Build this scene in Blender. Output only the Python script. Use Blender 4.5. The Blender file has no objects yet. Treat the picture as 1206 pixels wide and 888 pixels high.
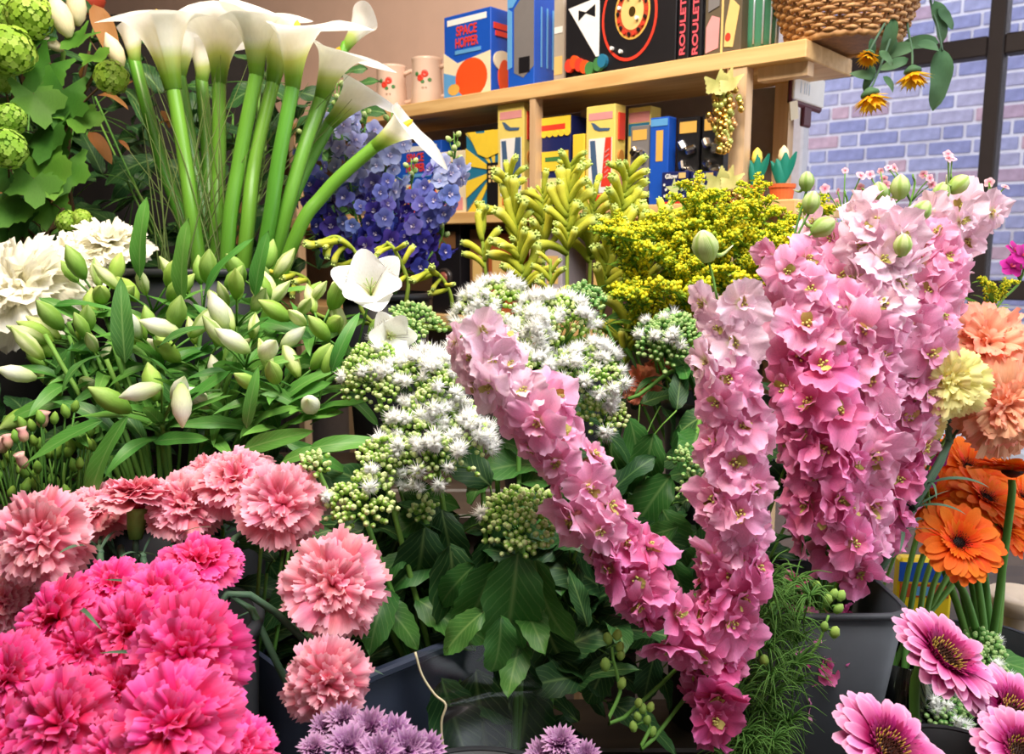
import bpy, math, random
import numpy as np
from mathutils import Matrix, Vector, Euler
random.seed(7)
SC = bpy.context.scene
COL = SC.collection
PI = math.pi
R_ = random.uniform

# ------------------------------------------------------------------ camera, world, lights, exposure
FPX = 1000.0
PITCH = math.atan(151 / FPX)
CAMZ = 1.5
cam_d = bpy.data.cameras.new('camera'); cam = bpy.data.objects.new('camera', cam_d); COL.objects.link(cam)
cam.location = (0, 0, CAMZ); cam.rotation_euler = (PI / 2 - PITCH, 0, 0)
cam_d.sensor_width = 36; cam_d.lens = 36 * FPX / 1206; cam_d.clip_start = 0.02
cam_d.dof.use_dof = True; cam_d.dof.focus_distance = 0.72; cam_d.dof.aperture_fstop = 13
SC.camera = cam
w = bpy.data.worlds.new('overcast'); SC.world = w; w.use_nodes = True
bg = w.node_tree.nodes['Background']; bg.inputs[0].default_value = (0.88, 0.93, 1.0, 1); bg.inputs[1].default_value = 2.6
SC.view_settings.view_transform = 'Standard'; SC.view_settings.look = 'None'
SC.view_settings.exposure = 0.1; SC.view_settings.gamma = 1.0; SC.view_settings.use_curve_mapping = False

def area(name, loc, target, size, power, color):
    l = bpy.data.lights.new(name, 'AREA'); l.shape = 'RECTANGLE'; l.size, l.size_y = size; l.energy = power; l.color = color
    o = bpy.data.objects.new(name, l); COL.objects.link(o); o.location = loc
    o.rotation_euler = (Vector(target) - Vector(loc)).to_track_quat('-Z', 'Y').to_euler(); return o
area('ceiling_lamp_light', (0.30, 0.30, 2.66), (0.25, 0.55, 1.3), (1.3, 0.6), 36, (1.0, 0.97, 0.95))
area('shelf_lamp_light', (-0.35, 0.55, 2.62), (0.1, 1.35, 1.75), (0.4, 0.3), 16, (1.0, 0.80, 0.58))

F_ = Vector((0, math.cos(PITCH), -math.sin(PITCH))); U_ = Vector((0, math.sin(PITCH), math.cos(PITCH))); X_ = Vector((1, 0, 0))
CAM = Vector((0, 0, CAMZ))
def ray(px, py): return F_ + X_ * ((px - 603) / FPX) - U_ * ((py - 444) / FPX)
def P(px, py, d): return CAM + ray(px, py) * d

# ------------------------------------------------------------------ materials
def lin(c):
    if isinstance(c, str): c = tuple(int(c[i:i + 2], 16) for i in (0, 2, 4))
    return tuple((x / 255 / 12.92 if x / 255 <= .04045 else ((x / 255 + .055) / 1.055) ** 2.4) for x in c) + (1,)
MATS = {}
def _new(name):
    m = bpy.data.materials.new(name); m.use_nodes = True; nt = m.node_tree
    b = nt.nodes['Principled BSDF']; MATS[name] = m; return m, nt, b
def noise_mix(nt, col_socket_or_val, amount, scale, stretch=(1, 1, 1), coord='Object'):
    """multiply a colour by fine noise; returns output socket"""
    tc = nt.nodes.new('ShaderNodeTexCoord'); mp = nt.nodes.new('ShaderNodeMapping'); mp.inputs['Scale'].default_value = stretch
    nz = nt.nodes.new('ShaderNodeTexNoise'); nz.inputs['Scale'].default_value = scale; nz.inputs['Detail'].default_value = 4
    nt.links.new(tc.outputs[coord], mp.inputs[0]); nt.links.new(mp.outputs[0], nz.inputs['Vector'])
    mr = nt.nodes.new('ShaderNodeMapRange'); mr.inputs[1].default_value = .25; mr.inputs[2].default_value = .75
    mr.inputs[3].default_value = 1 - amount; mr.inputs[4].default_value = 1 + amount
    nt.links.new(nz.outputs[0], mr.inputs[0])
    mx = nt.nodes.new('ShaderNodeMix'); mx.data_type = 'RGBA'; mx.blend_type = 'MULTIPLY'; mx.inputs[0].default_value = 1
    if hasattr(col_socket_or_val, 'links'): nt.links.new(col_socket_or_val, mx.inputs[6])
    else: mx.inputs[6].default_value = col_socket_or_val
    nt.links.new(mr.outputs[0], mx.inputs[7]); return mx.outputs[2]
def plain(name, c, rough=.5, spec=.3, metal=0, noise=.06, nscale=60, stretch=(1, 1, 1), bump=0):
    if name in MATS: return MATS[name]
    m, nt, b = _new(name); b.inputs['Roughness'].default_value = rough; b.inputs['Specular IOR Level'].default_value = spec
    b.inputs['Metallic'].default_value = metal
    nt.links.new(noise_mix(nt, lin(c), noise, nscale, stretch), b.inputs['Base Color'])
    if bump:
        tc = nt.nodes.new('ShaderNodeTexCoord'); nz = nt.nodes.new('ShaderNodeTexNoise'); nz.inputs['Scale'].default_value = nscale * 2
        bp = nt.nodes.new('ShaderNodeBump'); bp.inputs['Strength'].default_value = bump; bp.inputs['Distance'].default_value = .002
        nt.links.new(tc.outputs['Object'], nz.inputs['Vector']); nt.links.new(nz.outputs[0], bp.inputs['Height']); nt.links.new(bp.outputs[0], b.inputs['Normal'])
    return m
def petal_mat(name, stops, rough=.55, transl=.35, var=.12, stripes=0, spec=.2, nz=.10, huev=.012, streak=None, midrib=False):
    """stops: [(v, colour)] along the petal (UV v)"""
    if name in MATS: return MATS[name]
    m, nt, b = _new(name); N = nt.nodes; L = nt.links
    uv = N.new('ShaderNodeUVMap'); sp = N.new('ShaderNodeSeparateXYZ'); L.new(uv.outputs[0], sp.inputs[0])
    rp = N.new('ShaderNodeValToRGB'); L.new(sp.outputs[1], rp.inputs[0])
    el = rp.color_ramp.elements
    while len(el) < len(stops): el.new(.5)
    for e, (p, c) in zip(el, stops): e.position = p; e.color = lin(c)
    col = noise_mix(nt, rp.outputs[0], nz, 9, (5, 1.2, 1), 'UV')
    if midrib:      # paler midrib and fine side veins of a leaf
        ab = N.new('ShaderNodeMath'); ab.operation = 'SUBTRACT'; ab.inputs[1].default_value = .5; L.new(sp.outputs[0], ab.inputs[0])
        a2 = N.new('ShaderNodeMath'); a2.operation = 'ABSOLUTE'; L.new(ab.outputs[0], a2.inputs[0])
        mr = N.new('ShaderNodeMapRange'); mr.inputs[1].default_value = .0; mr.inputs[2].default_value = .06; mr.inputs[3].default_value = .45; mr.inputs[4].default_value = 0; L.new(a2.outputs[0], mr.inputs[0])
        m1 = N.new('ShaderNodeMath'); m1.operation = 'MULTIPLY_ADD'; m1.inputs[1].default_value = -38; L.new(a2.outputs[0], m1.inputs[0])
        m0 = N.new('ShaderNodeMath'); m0.operation = 'MULTIPLY'; m0.inputs[1].default_value = 62; L.new(sp.outputs[1], m0.inputs[0]); L.new(m0.outputs[0], m1.inputs[2])
        sn = N.new('ShaderNodeMath'); sn.operation = 'SINE'; L.new(m1.outputs[0], sn.inputs[0])
        mv = N.new('ShaderNodeMapRange'); mv.inputs[1].default_value = .75; mv.inputs[2].default_value = 1; mv.inputs[4].default_value = .18; L.new(sn.outputs[0], mv.inputs[0])
        mxx = N.new('ShaderNodeMath'); mxx.operation = 'MAXIMUM'; L.new(mr.outputs[0], mxx.inputs[0]); L.new(mv.outputs[0], mxx.inputs[1])
        mx = N.new('ShaderNodeMix'); mx.data_type = 'RGBA'; L.new(mxx.outputs[0], mx.inputs[0]); L.new(col, mx.inputs[6]); mx.inputs[7].default_value = lin((150, 186, 110)); col = mx.outputs[2]
    if streak:      # dark flecks drawn on the petal itself
        wv = N.new('ShaderNodeTexWave'); wv.inputs['Scale'].default_value = 3.2; wv.inputs['Distortion'].default_value = 1.5
        L.new(uv.outputs[0], wv.inputs['Vector'])
        mr = N.new('ShaderNodeMapRange'); mr.inputs[1].default_value = .9; mr.inputs[2].default_value = .97; L.new(wv.outputs['Fac'], mr.inputs[0])
        mr2 = N.new('ShaderNodeMapRange'); mr2.inputs[1].default_value = .75; mr2.inputs[2].default_value = .6; L.new(sp.outputs[1], mr2.inputs[0])
        mm = N.new('ShaderNodeMath'); mm.operation = 'MULTIPLY'; L.new(mr.outputs[0], mm.inputs[0]); L.new(mr2.outputs[0], mm.inputs[1])
        mx = N.new('ShaderNodeMix'); mx.data_type = 'RGBA'; L.new(mm.outputs[0], mx.inputs[0]); L.new(col, mx.inputs[6]); mx.inputs[7].default_value = lin(streak); col = mx.outputs[2]
    if stripes:
        wv = N.new('ShaderNodeMath'); wv.operation = 'MULTIPLY'; wv.inputs[1].default_value = stripes * 2 * PI; L.new(sp.outputs[0], wv.inputs[0])
        sn = N.new('ShaderNodeMath'); sn.operation = 'COSINE'; L.new(wv.outputs[0], sn.inputs[0])
        mr = N.new('ShaderNodeMapRange'); mr.inputs[1].default_value = .1; mr.inputs[2].default_value = .9; mr.inputs[4].default_value = .75; L.new(sn.outputs[0], mr.inputs[0])
        mx = N.new('ShaderNodeMix'); mx.data_type = 'RGBA'; L.new(mr.outputs[0], mx.inputs[0]); L.new(col, mx.inputs[6]); mx.inputs[7].default_value = lin((140, 175, 70)); col = mx.outputs[2]
    oi = N.new('ShaderNodeObjectInfo'); hs = N.new('ShaderNodeHueSaturation')
    mr = N.new('ShaderNodeMapRange'); mr.inputs[3].default_value = 1 - var; mr.inputs[4].default_value = 1 + var; L.new(oi.outputs['Random'], mr.inputs[0]); L.new(mr.outputs[0], hs.inputs['Value'])
    mr = N.new('ShaderNodeMapRange'); mr.inputs[3].default_value = .5 + huev; mr.inputs[4].default_value = .5 - huev; L.new(oi.outputs['Random'], mr.inputs[0]); L.new(mr.outputs[0], hs.inputs['Hue'])
    L.new(col, hs.inputs['Color']); L.new(hs.outputs[0], b.inputs['Base Color'])
    b.inputs['Roughness'].default_value = rough; b.inputs['Specular IOR Level'].default_value = spec
    if transl:
        tr = N.new('ShaderNodeBsdfTranslucent'); L.new(hs.outputs[0], tr.inputs[0]); ms = N.new('ShaderNodeMixShader'); ms.inputs[0].default_value = transl
        L.new(b.outputs[0], ms.inputs[1]); L.new(tr.outputs[0], ms.inputs[2]); L.new(ms.outputs[0], N['Material Output'].inputs['Surface'])
    return m
def wood(name, c1, c2, stretch=(1, 12, 12), scale=6, rough=.5):
    if name in MATS: return MATS[name]
    m, nt, b = _new(name); N = nt.nodes; L = nt.links
    tc = N.new('ShaderNodeTexCoord'); mp = N.new('ShaderNodeMapping'); mp.inputs['Scale'].default_value = stretch
    nz = N.new('ShaderNodeTexNoise'); nz.inputs['Scale'].default_value = scale; nz.inputs['Detail'].default_value = 5; nz.inputs['Distortion'].default_value = .4
    L.new(tc.outputs['Object'], mp.inputs[0]); L.new(mp.outputs[0], nz.inputs['Vector'])
    rp = N.new('ShaderNodeValToRGB'); rp.color_ramp.elements[0].position = .3; rp.color_ramp.elements[1].position = .7
    rp.color_ramp.elements[0].color = lin(c1); rp.color_ramp.elements[1].color = lin(c2); L.new(nz.outputs[0], rp.inputs[0]); L.new(rp.outputs[0], b.inputs['Base Color'])
    b.inputs['Roughness'].default_value = rough; return m
def glass(name, c, rough=.03, ior=1.45):
    """clear see-through glass that lets light pass"""
    m, nt, b = _new(name); N = nt.nodes; L = nt.links
    tr = N.new('ShaderNodeBsdfTransparent'); tr.inputs[0].default_value = lin(c); gl = N.new('ShaderNodeBsdfGlossy'); gl.inputs['Roughness'].default_value = rough
    fr = N.new('ShaderNodeFresnel'); fr.inputs[0].default_value = ior; ms = N.new('ShaderNodeMixShader')
    L.new(fr.outputs[0], ms.inputs[0]); L.new(tr.outputs[0], ms.inputs[1]); L.new(gl.outputs[0], ms.inputs[2]); L.new(ms.outputs[0], N['Material Output'].inputs['Surface']); return m

# ------------------------------------------------------------------ mesh helpers
class MB:
    def __init__(s): s.v = []; s.f = []; s.uv = []; s.fm = []
    def add(s, V, F, UV=None, m=0):
        o = len(s.v); s.v.extend([tuple(x) for x in V]); s.f.extend([tuple(i + o for i in f) for f in F])
        s.uv.extend(UV if UV is not None else [(.5, .5)] * len(V)); s.fm.extend([m] * len(F)); return s
    def addM(s, geo, M, m=0, uv=None):
        V, F, UV = geo; s.add([M @ Vector(x) for x in V], F, uv if uv else UV, m); return s
    def mesh(s, name, mats, smooth=True):
        me = bpy.data.meshes.new(name); me.from_pydata(s.v, [], s.f); me.update()
        ul = me.uv_layers.new(name='UVMap'); li = np.empty(len(me.loops), dtype=np.int32); me.loops.foreach_get('vertex_index', li)
        ul.data.foreach_set('uv', np.array(s.uv, dtype=np.float32)[li].ravel())
        for m in (mats if isinstance(mats, (list, tuple)) else [mats]): me.materials.append(m)
        me.polygons.foreach_set('material_index', np.array(s.fm, dtype=np.int32))
        me.polygons.foreach_set('use_smooth', np.full(len(me.polygons), smooth)); me.update(); return me
def grid(fn, nu, nv):
    """fn(a in 0..1, s in 0..1) -> xyz ; uv=(a,s)"""
    V = []; UV = []; F = []
    for i in range(nv + 1):
        for j in range(nu + 1):
            a, s = j / nu, i / nv; V.append(fn(a, s)); UV.append((a, s))
    for i in range(nv):
        for j in range(nu):
            k = i * (nu + 1) + j; F.append((k, k + 1, k + nu + 2, k + nu + 1))
    return V, F, UV
def catmull(pts, n):
    pts = [Vector(p) for p in pts]
    if len(pts) == 2: return [pts[0].lerp(pts[1], i / n) for i in range(n + 1)]
    Q = [pts[0] * 2 - pts[1]] + pts + [pts[-1] * 2 - pts[-2]]; out = []
    m = len(pts) - 1
    for i in range(n + 1):
        t = i / n * m; k = min(int(t), m - 1); t -= k
        a, b, c, d = Q[k:k + 4]
        out.append(.5 * ((2 * b) + (c - a) * t + (2 * a - 5 * b + 4 * c - d) * t * t + (3 * b - a - 3 * c + d) * t ** 3))
    return out
def tube(pts, r, sides=6, cap=True):
    n = len(pts); r = r if callable(r) else (lambda s, r0=r: r0)
    V = []; UV = []; F = []; ref = None
    for i, p in enumerate(pts):
        t = (pts[min(i + 1, n - 1)] - pts[max(i - 1, 0)]).normalized()
        if ref is None: ref = t.orthogonal().normalized()
        ref = (ref - t * ref.dot(t)).normalized(); b = t.cross(ref); rr = r(i / (n - 1))
        for k in range(sides):
            a = 2 * PI * k / sides; V.append(p + (ref * math.cos(a) + b * math.sin(a)) * rr); UV.append((k / sides, i / (n - 1)))
    for i in range(n - 1):
        for k in range(sides):
            k2 = (k + 1) % sides; F.append((i * sides + k, i * sides + k2, (i + 1) * sides + k2, (i + 1) * sides + k))
    if cap: F.append(tuple(reversed(range(sides)))); F.append(tuple((n - 1) * sides + k for k in range(sides)))
    return V, F, UV
def lathe(prof, n=20, a0=0, a1=2 * PI):
    m = len(prof)
    return (lambda g: g)(([(r * math.cos(a0 + (a1 - a0) * k / n), r * math.sin(a0 + (a1 - a0) * k / n), z) for (r, z) in prof for k in range(n)],
            [(i * n + k, i * n + (k + 1) % n, (i + 1) * n + (k + 1) % n, (i + 1) * n + k) for i in range(m - 1) for k in range(n)],
            [(k / n, i / (m - 1)) for i in range(m) for k in range(n)]))
def boxg(x0, y0, z0, x1, y1, z1, bv=0):
    if not bv:
        V = [(x, y, z) for x in (x0, x1) for y in (y0, y1) for z in (z0, z1)]
        F = [(0, 1, 3, 2), (4, 6, 7, 5), (0, 4, 5, 1), (2, 3, 7, 6), (0, 2, 6, 4), (1, 5, 7, 3)]
        return V, F, [(.5, .5)] * 8
    V = []; F = []; b = bv; lo = (x0, y0, z0); hi = (x1, y1, z1); idx = {}
    for sx in (0, 1):
        for sy in (0, 1):
            for sz in (0, 1):
                s = (sx, sy, sz)
                for ax in range(3):
                    p = [(hi[i] if s[i] else lo[i]) if i == ax else ((hi[i] - b) if s[i] else (lo[i] + b)) for i in range(3)]
                    idx[s + (ax,)] = len(V); V.append(tuple(p))
    for ax in range(3):
        o = [i for i in range(3) if i != ax]
        for sd in (0, 1):
            q = []
            for (a, c) in ((0, 0), (1, 0), (1, 1), (0, 1)):
                s = [0] * 3; s[ax] = sd; s[o[0]] = a; s[o[1]] = c; q.append(idx[tuple(s) + (ax,)])
            F.append(tuple(q if (sd == (ax != 1)) else reversed(q)))
    for ax in range(3):
        o = [i for i in range(3) if i != ax]
        for a in (0, 1):
            for c in (0, 1):
                s0 = [0] * 3; s0[o[0]] = a; s0[o[1]] = c; s1 = list(s0); s1[ax] = 1
                F.append((idx[tuple(s0) + (o[0],)], idx[tuple(s1) + (o[0],)], idx[tuple(s1) + (o[1],)], idx[tuple(s0) + (o[1],)]))
    for sx in (0, 1):
        for sy in (0, 1):
            for sz in (0, 1):
                F.append(tuple(idx[(sx, sy, sz, a)] for a in range(3)))
    return V, F, [(.5, .5)] * len(V)
_t = (1 + 5 ** .5) / 2
ICO_V = [Vector(p).normalized() for p in [(-1, _t, 0), (1, _t, 0), (-1, -_t, 0), (1, -_t, 0), (0, -1, _t), (0, 1, _t), (0, -1, -_t), (0, 1, -_t), (_t, 0, -1), (_t, 0, 1), (-_t, 0, -1), (-_t, 0, 1)]]
ICO_F = [(0, 11, 5), (0, 5, 1), (0, 1, 7), (0, 7, 10), (0, 10, 11), (1, 5, 9), (5, 11, 4), (11, 10, 2), (10, 7, 6), (7, 1, 8), (3, 9, 4), (3, 4, 2), (3, 2, 6), (3, 6, 8), (3, 8, 9), (4, 9, 5), (2, 4, 11), (6, 2, 10), (8, 6, 7), (9, 8, 1)]
def ico(c, r, v=.5, sq=1):
    c = Vector(c); return [c + Vector((p.x * r, p.y * r, p.z * r * sq)) for p in ICO_V], ICO_F, [(.5, v)] * 12
def frame(o, z, roll=0, s=1, up=None):
    """matrix with local +Z along z at o"""
    z = Vector(z).normalized(); y = Vector(up) if up is not None else (Vector((0, 0, 1)) if abs(z.z) < .95 else Vector((0, 1, 0)))
    x = y.cross(z).normalized(); y = z.cross(x)
    M = Matrix((x, y, z)).transposed().to_4x4() @ Matrix.Rotation(roll, 4, 'Z')
    if not isinstance(s, (tuple, list)): s = (s, s, s)
    return Matrix.Translation(o) @ M @ Matrix.Diagonal((*s, 1))
def jit(v, a): return (Vector(v) + Vector((R_(-a, a), R_(-a, a), R_(-a, a)))).normalized()

# ------------------------------------------------------------------ objects
WM = {}
def tag(o, label, cat, group=None, kind=None):
    o['label'] = label; o['category'] = cat
    if group: o['group'] = group
    if kind: o['kind'] = kind
    return o
def thing(name, label, cat, loc, group=None, M=None):
    o = bpy.data.objects.new(name, None); COL.objects.link(o); o.empty_display_size = .02
    o.matrix_basis = M if M is not None else Matrix.Translation(loc); WM[o] = o.matrix_basis.copy(); tag(o, label, cat, group); return o
def part(name, me, parent, M=None, kind=None, label=None):
    """M is a world matrix (None: mesh is in world coordinates)"""
    M = M if M is not None else Matrix.Identity(4)
    o = bpy.data.objects.new(name, me); COL.objects.link(o); WM[o] = M
    if parent is not None: o.parent = parent; o.matrix_basis = WM[parent].inverted() @ M
    else: o.matrix_basis = M
    if kind: o['kind'] = kind
    if label: o['label'] = label
    return o
def lpart(name, geo, mat, parent, L=None, smooth=False, kind=None, label=None):
    """part whose geometry is in the parent's local frame"""
    mb = MB(); mb.add(*geo); return part(name, mb.mesh(name, mat, smooth), parent, WM[parent] @ (L if L is not None else Matrix.Identity(4)), kind, label)
def struct(name, mb, mat, smooth=False):
    o = part(name, mb.mesh(name, mat, smooth), None); o['kind'] = 'structure'; return o

G = {}
def cache(key, fn):
    if key not in G: G[key] = fn()
    return G[key]

# ================================================================== SETTING
AZ = math.radians(48.8)
UD = Vector((math.sin(AZ), -math.cos(AZ), 0)); VD = Vector((math.cos(AZ), math.sin(AZ), 0)); ZD = Vector((0, 0, 1))
C0 = P(950, 45, 1.10)
def S(px, py, v):
    r = ray(px, py); t = ((C0 + VD * v) - CAM).dot(VD) / r.dot(VD); return CAM + r * t
def ucoord(p): return (p - C0).dot(UD)
SHM = Matrix((UD, VD, ZD)).transposed().to_4x4(); SHM.translation = Vector((C0.x, C0.y, 0))   # shelf frame: x along shelf, y to the back, z up
def shelfbox(mb, u0, v0, z0, u1, v1, z1, bv=0, m=0): mb.addM(boxg(u0, v0, z0, u1, v1, z1, bv), SHM, m); return mb
Z1 = C0.z; Z2 = S(943, 234, 0).z; Z3 = Z2 - (Z1 - Z2) + .015

plaster = plain('plaster_pink', (206, 176, 160), .9, .1, noise=.05, nscale=14, bump=.15)
grey_wall = plain('plaster_grey', (186, 178, 178), .9, .1, noise=.05, nscale=14)
struct('floor', MB().add(*boxg(-4, -3, -.1, 4, 4, 0)), plain('floor_tile', (92, 84, 78), .6, .3, nscale=5, noise=.15))
struct('wall_back', shelfbox(MB(), -3.2, .18, 0, ucoord(S(897, 180, .18)), .21, 2.75), plaster)
struct('wall_left', MB().add(*boxg(-1.75, -1.2, 0, -1.65, 3.3, 2.75)), plain('wall_dark', (70, 62, 56), .9, .1, nscale=8))
struct('ceiling', MB().add(*boxg(-1.75, -1.4, 2.75, 2.6, 2.9, 2.85)), plain('ceiling_white', (225, 222, 215), .9, .1))
struct('wall_light_block', MB().add(*boxg(-1.75, -1.4, 0, 2.6, -1.3, 2.75)), plain('wall_light_block_white', (196, 188, 178), .9, .1))  # unseen wall, added behind the camera to cut the flat front daylight
# window wall: low wall, frame bars, glass, sill
WV = 1.53
def WZ(py, px=1165):
    r = ray(px, py); t = ((C0 + VD * WV) - CAM).dot(VD) / r.dot(VD); return (CAM + r * t).z
def WU(px, py=200):
    r = ray(px, py); t = ((C0 + VD * WV) - CAM).dot(VD) / r.dot(VD); return ucoord(CAM + r * t)
zlow, zmid, ztop = WZ(500), WZ(341), WZ(56)
struct('wall_window', shelfbox(MB(), -1.6, WV - .06, 0, 2.2, WV + .1, zlow - .03), plain('wall_low', (150, 140, 136), .9, .1))
frame_m = plain('frame_dark', (46, 38, 36), .5, .3)
win = bpy.data.objects.new('window_1', None); COL.objects.link(win); WM[win] = Matrix.Identity(4); win['kind'] = 'structure'
u_m = WU(1164)
bars = [('mullion', u_m - .020, zlow, u_m + .020, 2.75), ('mullion', u_m + .95, zlow, u_m + 1.0, 2.75), ('mullion', u_m - .92, zlow, u_m - .88, 2.75)]
for nm, a, b, c, d in bars: part(nm, shelfbox(MB(), a, WV - .03, b, c, WV + .03, d, .004).mesh(nm, frame_m, False), win)
for z in (zmid, ztop, zlow + .01):
    for (a, c) in ((u_m - .88, u_m - .02), (u_m + .02, u_m + .95)):
        part('transom', shelfbox(MB(), a, WV - .028, z - .026, c, WV + .028, z + .026, .004).mesh('transom', frame_m, False), win)
gl = glass('window_glass', (244, 247, 255))
for (a, c) in ((u_m - .88, u_m - .02), (u_m + .02, u_m + .95)):
    for (z0, z1) in ((zlow + .036, zmid - .026), (zmid + .026, ztop - .026), (ztop + .026, 2.75)):
        part('pane', shelfbox(MB(), a, WV - .003, z0, c, WV + .003, z1).mesh('pane', gl, False), win)
o = struct('trim_1', shelfbox(MB(), -1.6, WV - .32, zlow - .03, 2.2, WV + .02, zlow, .004), plain('sill_white', (214, 222, 236), .4, .4))
# white jamb strips of the old window beside the shelf
jm = struct('trim_2', shelfbox(shelfbox(MB(), WU(924, 180), WV - .12, zlow, WU(941, 180), WV - .05, 2.75, .006), WU(945, 180), WV - .10, zlow, WU(960, 180), WV - .05, 2.75, .006), plain('jamb_white', (232, 232, 240), .4, .4))

# brick wall across the yard: every brick a part
BV = 3.55
mortar = struct('wall_brick', shelfbox(MB(), -2.6, BV + .008, -.2, 3.6, BV + .2, 3.6), plain('mortar', (224, 216, 214), .95, .05, nscale=40, noise=.08))
WM[mortar] = Matrix.Identity(4)
bm_ = []
for i, c in enumerate([(150, 148, 172), (164, 156, 172), (170, 142, 152), (134, 134, 164), (184, 150, 154), (158, 152, 170)]):
    mt = plain('brick_%d' % i, c, .85, .1, noise=.22, nscale=25, bump=.3)
    bm_.append((MB().add(*boxg(0, 0, 0, .190, .1, .060, .004)).mesh('brick', mt, False), MB().add(*boxg(0, 0, 0, .0885, .1, .060, .004)).mesh('brick', mt, False)))
def bu(px, py):
    r = ray(px, py); t = ((C0 + VD * BV) - CAM).dot(VD) / r.dot(VD); p = CAM + r * t; return ucoord(p), p.z
ua, ub = bu(930, 200)[0], bu(1225, 200)[0] + .35
zlo, zhi = bu(1170, 430)[1], bu(1100, -40)[1]
row = 0; z = zlo
cnt = 0
while z < zhi:
    x = ua - .35 + (.1125 if row % 2 else 0) + (0.05 if row % 3 else 0); k = row
    while x < ub + .1:
        half = (k + row) % 3 == 0
        ln = .0885 if half else .190
        if x + ln > ua - .1:
            me = random.choices(bm_, (4, 3, 2, 4, 1.2, 3))[0][1 if half else 0]
            M = SHM @ Matrix.Translation((x, BV + R_(-.003, .003), z)); part('brick', me, mortar, M); cnt += 1
        x += ln + .0135; k += 1
    z += .0735; row += 1

# ================================================================== SHELF UNIT
pine = wood('pine', (206, 160, 100), (232, 194, 134)); pine_s = wood('pine_side', (196, 158, 118), (222, 190, 150), (12, 12, 1))
t = thing('shelf_unit', 'light pine shelf unit of three boards holding toys and mugs by the window', 'shelf', None, M=SHM)
for z, th in ((Z1, .024), (Z2, .021), (Z3, .021)):
    lpart('shelf_board', boxg(-1.75, 0, z - th, 0 if z != Z2 else -.004, .165, z, .0015), pine, t)
    lpart('cleat', boxg(-.075, .02, z - th - .018, -.005, .04, z - th), pine_s, t)
def up(px, v): return ucoord(S(px, 180, v))
for uu, wd in ((up(866, 0), .023), (up(626, 0), .012), (-1.15, .02)):
    for v0 in (.0, .142):
        for (za, zb) in ((0, Z3 - .021), (Z3, Z2 - .021), (Z2, Z1 - .024)):
            lpart('upright', boxg(uu - wd / 2, v0 + .002, za, uu + wd / 2, v0 + .022, zb), pine_s, t)
lpart('back_board', boxg(-1.75, .166, 0, up(866, 0), .176, Z1 - .024), plain('back_dark', (150, 138, 136), .8, .2), t)

# -------- boxes on the shelves
def text_mesh(s, size, mat, bold=0):
    cu = bpy.data.curves.new('txt', 'FONT'); cu.body = s; cu.size = size; cu.align_x = 'CENTER'; cu.align_y = 'CENTER'; cu.extrude = .0002; cu.offset = bold
    o = bpy.data.objects.new('txt', cu); me = bpy.data.meshes.new_from_object(o); bpy.data.objects.remove(o); me.materials.clear(); me.materials.append(mat); return me
class Box:
    def __init__(s, name, label, cat, px0, px1, pytop, zb, v0, dep, mat, pym=None, group=None, h=None, lid=False):
        pym = pym if pym else pytop + 40
        u0, u1 = ucoord(S(px0, pym, v0)), ucoord(S(px1, pym, v0)); s.w = u1 - u0; s.d = dep
        s.h = h if h else S((px0 + px1) / 2, pytop, v0).z - zb
        s.M = SHM @ Matrix.Translation((u0, v0, zb)); s.t = thing(name, label, cat, None, group, M=s.M); s.k = 0
        lpart('carton', boxg(0, 0, 0, s.w, s.d, s.h, .0012), mat, s.t)
    def fm(s, face):
        if face == 'F': return Matrix.Translation((0, -.0004, 0)), s.w
        return Matrix.Translation((s.w + .0004, 0, 0)) @ Matrix.Rotation(PI / 2, 4, 'Z'), s.d
    def poly(s, name, pts, mat, face='F', lift=0):
        s.k += 1; M, wd = s.fm(face); y = -(.0002 * s.k + lift)
        V = [(x * wd, y, z * s.h) for x, z in pts] + [(x * wd, 0, z * s.h) for x, z in pts]; n = len(pts)
        F = [tuple(range(n)), tuple(reversed(range(n, 2 * n)))] + [(i, n + i, n + (i + 1) % n, (i + 1) % n) for i in range(n)]
        return lpart(name, (V, F, [(.5, .5)] * (2 * n)), mat, s.t, M)
    def rect(s, name, x0, y0, x1, y1, mat, face='F', lift=0): return s.poly(name, [(x0, y0), (x1, y0), (x1, y1), (x0, y1)], mat, face, lift)
    def ell(s, name, cx, cy, rx, ry, mat, face='F', n=24, lift=0): return s.poly(name, [(cx + rx * math.cos(2 * PI * i / n), cy + ry * math.sin(2 * PI * i / n)) for i in range(n)], mat, face, lift)
    def text(s, st, x, y, size, mat, face='F', rot=0, bold=0, sx=1):
        s.k += 1; M, wd = s.fm(face)
        return part('lettering', text_mesh(st, size, mat, bold), s.t, s.M @ M @ Matrix.Translation((x * wd, -.0002 * s.k - .0003, y * s.h)) @ Matrix.Rotation(PI / 2, 4, 'X') @ Matrix.Rotation(rot, 4, 'Z') @ Matrix.Diagonal((sx, 1, 1, 1)))
c_ = lambda n, c, **k: plain('print_' + n, c, k.get('rough', .4), .4, noise=.04)
blue = c_('blue', (26, 82, 186)); lblue = c_('light_blue', (96, 160, 216)); red = c_('red', (222, 62, 44)); orange = c_('orange', (232, 84, 34)); yellow = c_('yellow', (240, 204, 60))
cream = c_('cream', (236, 220, 186)); black = c_('black', (24, 22, 26)); white = c_('white', (236, 234, 232)); navy = c_('navy', (28, 36, 92)); gold = c_('gold', (222, 174, 84)); pink = c_('pink', (226, 88, 100))
green = c_('green', (70, 128, 70)); teal = c_('teal', (40, 116, 150)); grey = c_('grey', (120, 116, 116)); palepink = c_('palepink', (222, 150, 150)); tan = c_('tan', (226, 190, 120)); brown = c_('brown', (120, 84, 54))
silver = plain('steel', (200, 196, 192), .2, .5, 1, noise=.02); goldm = plain('gold_metal', (214, 178, 96), .28, .5, 1, noise=.05)

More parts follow.
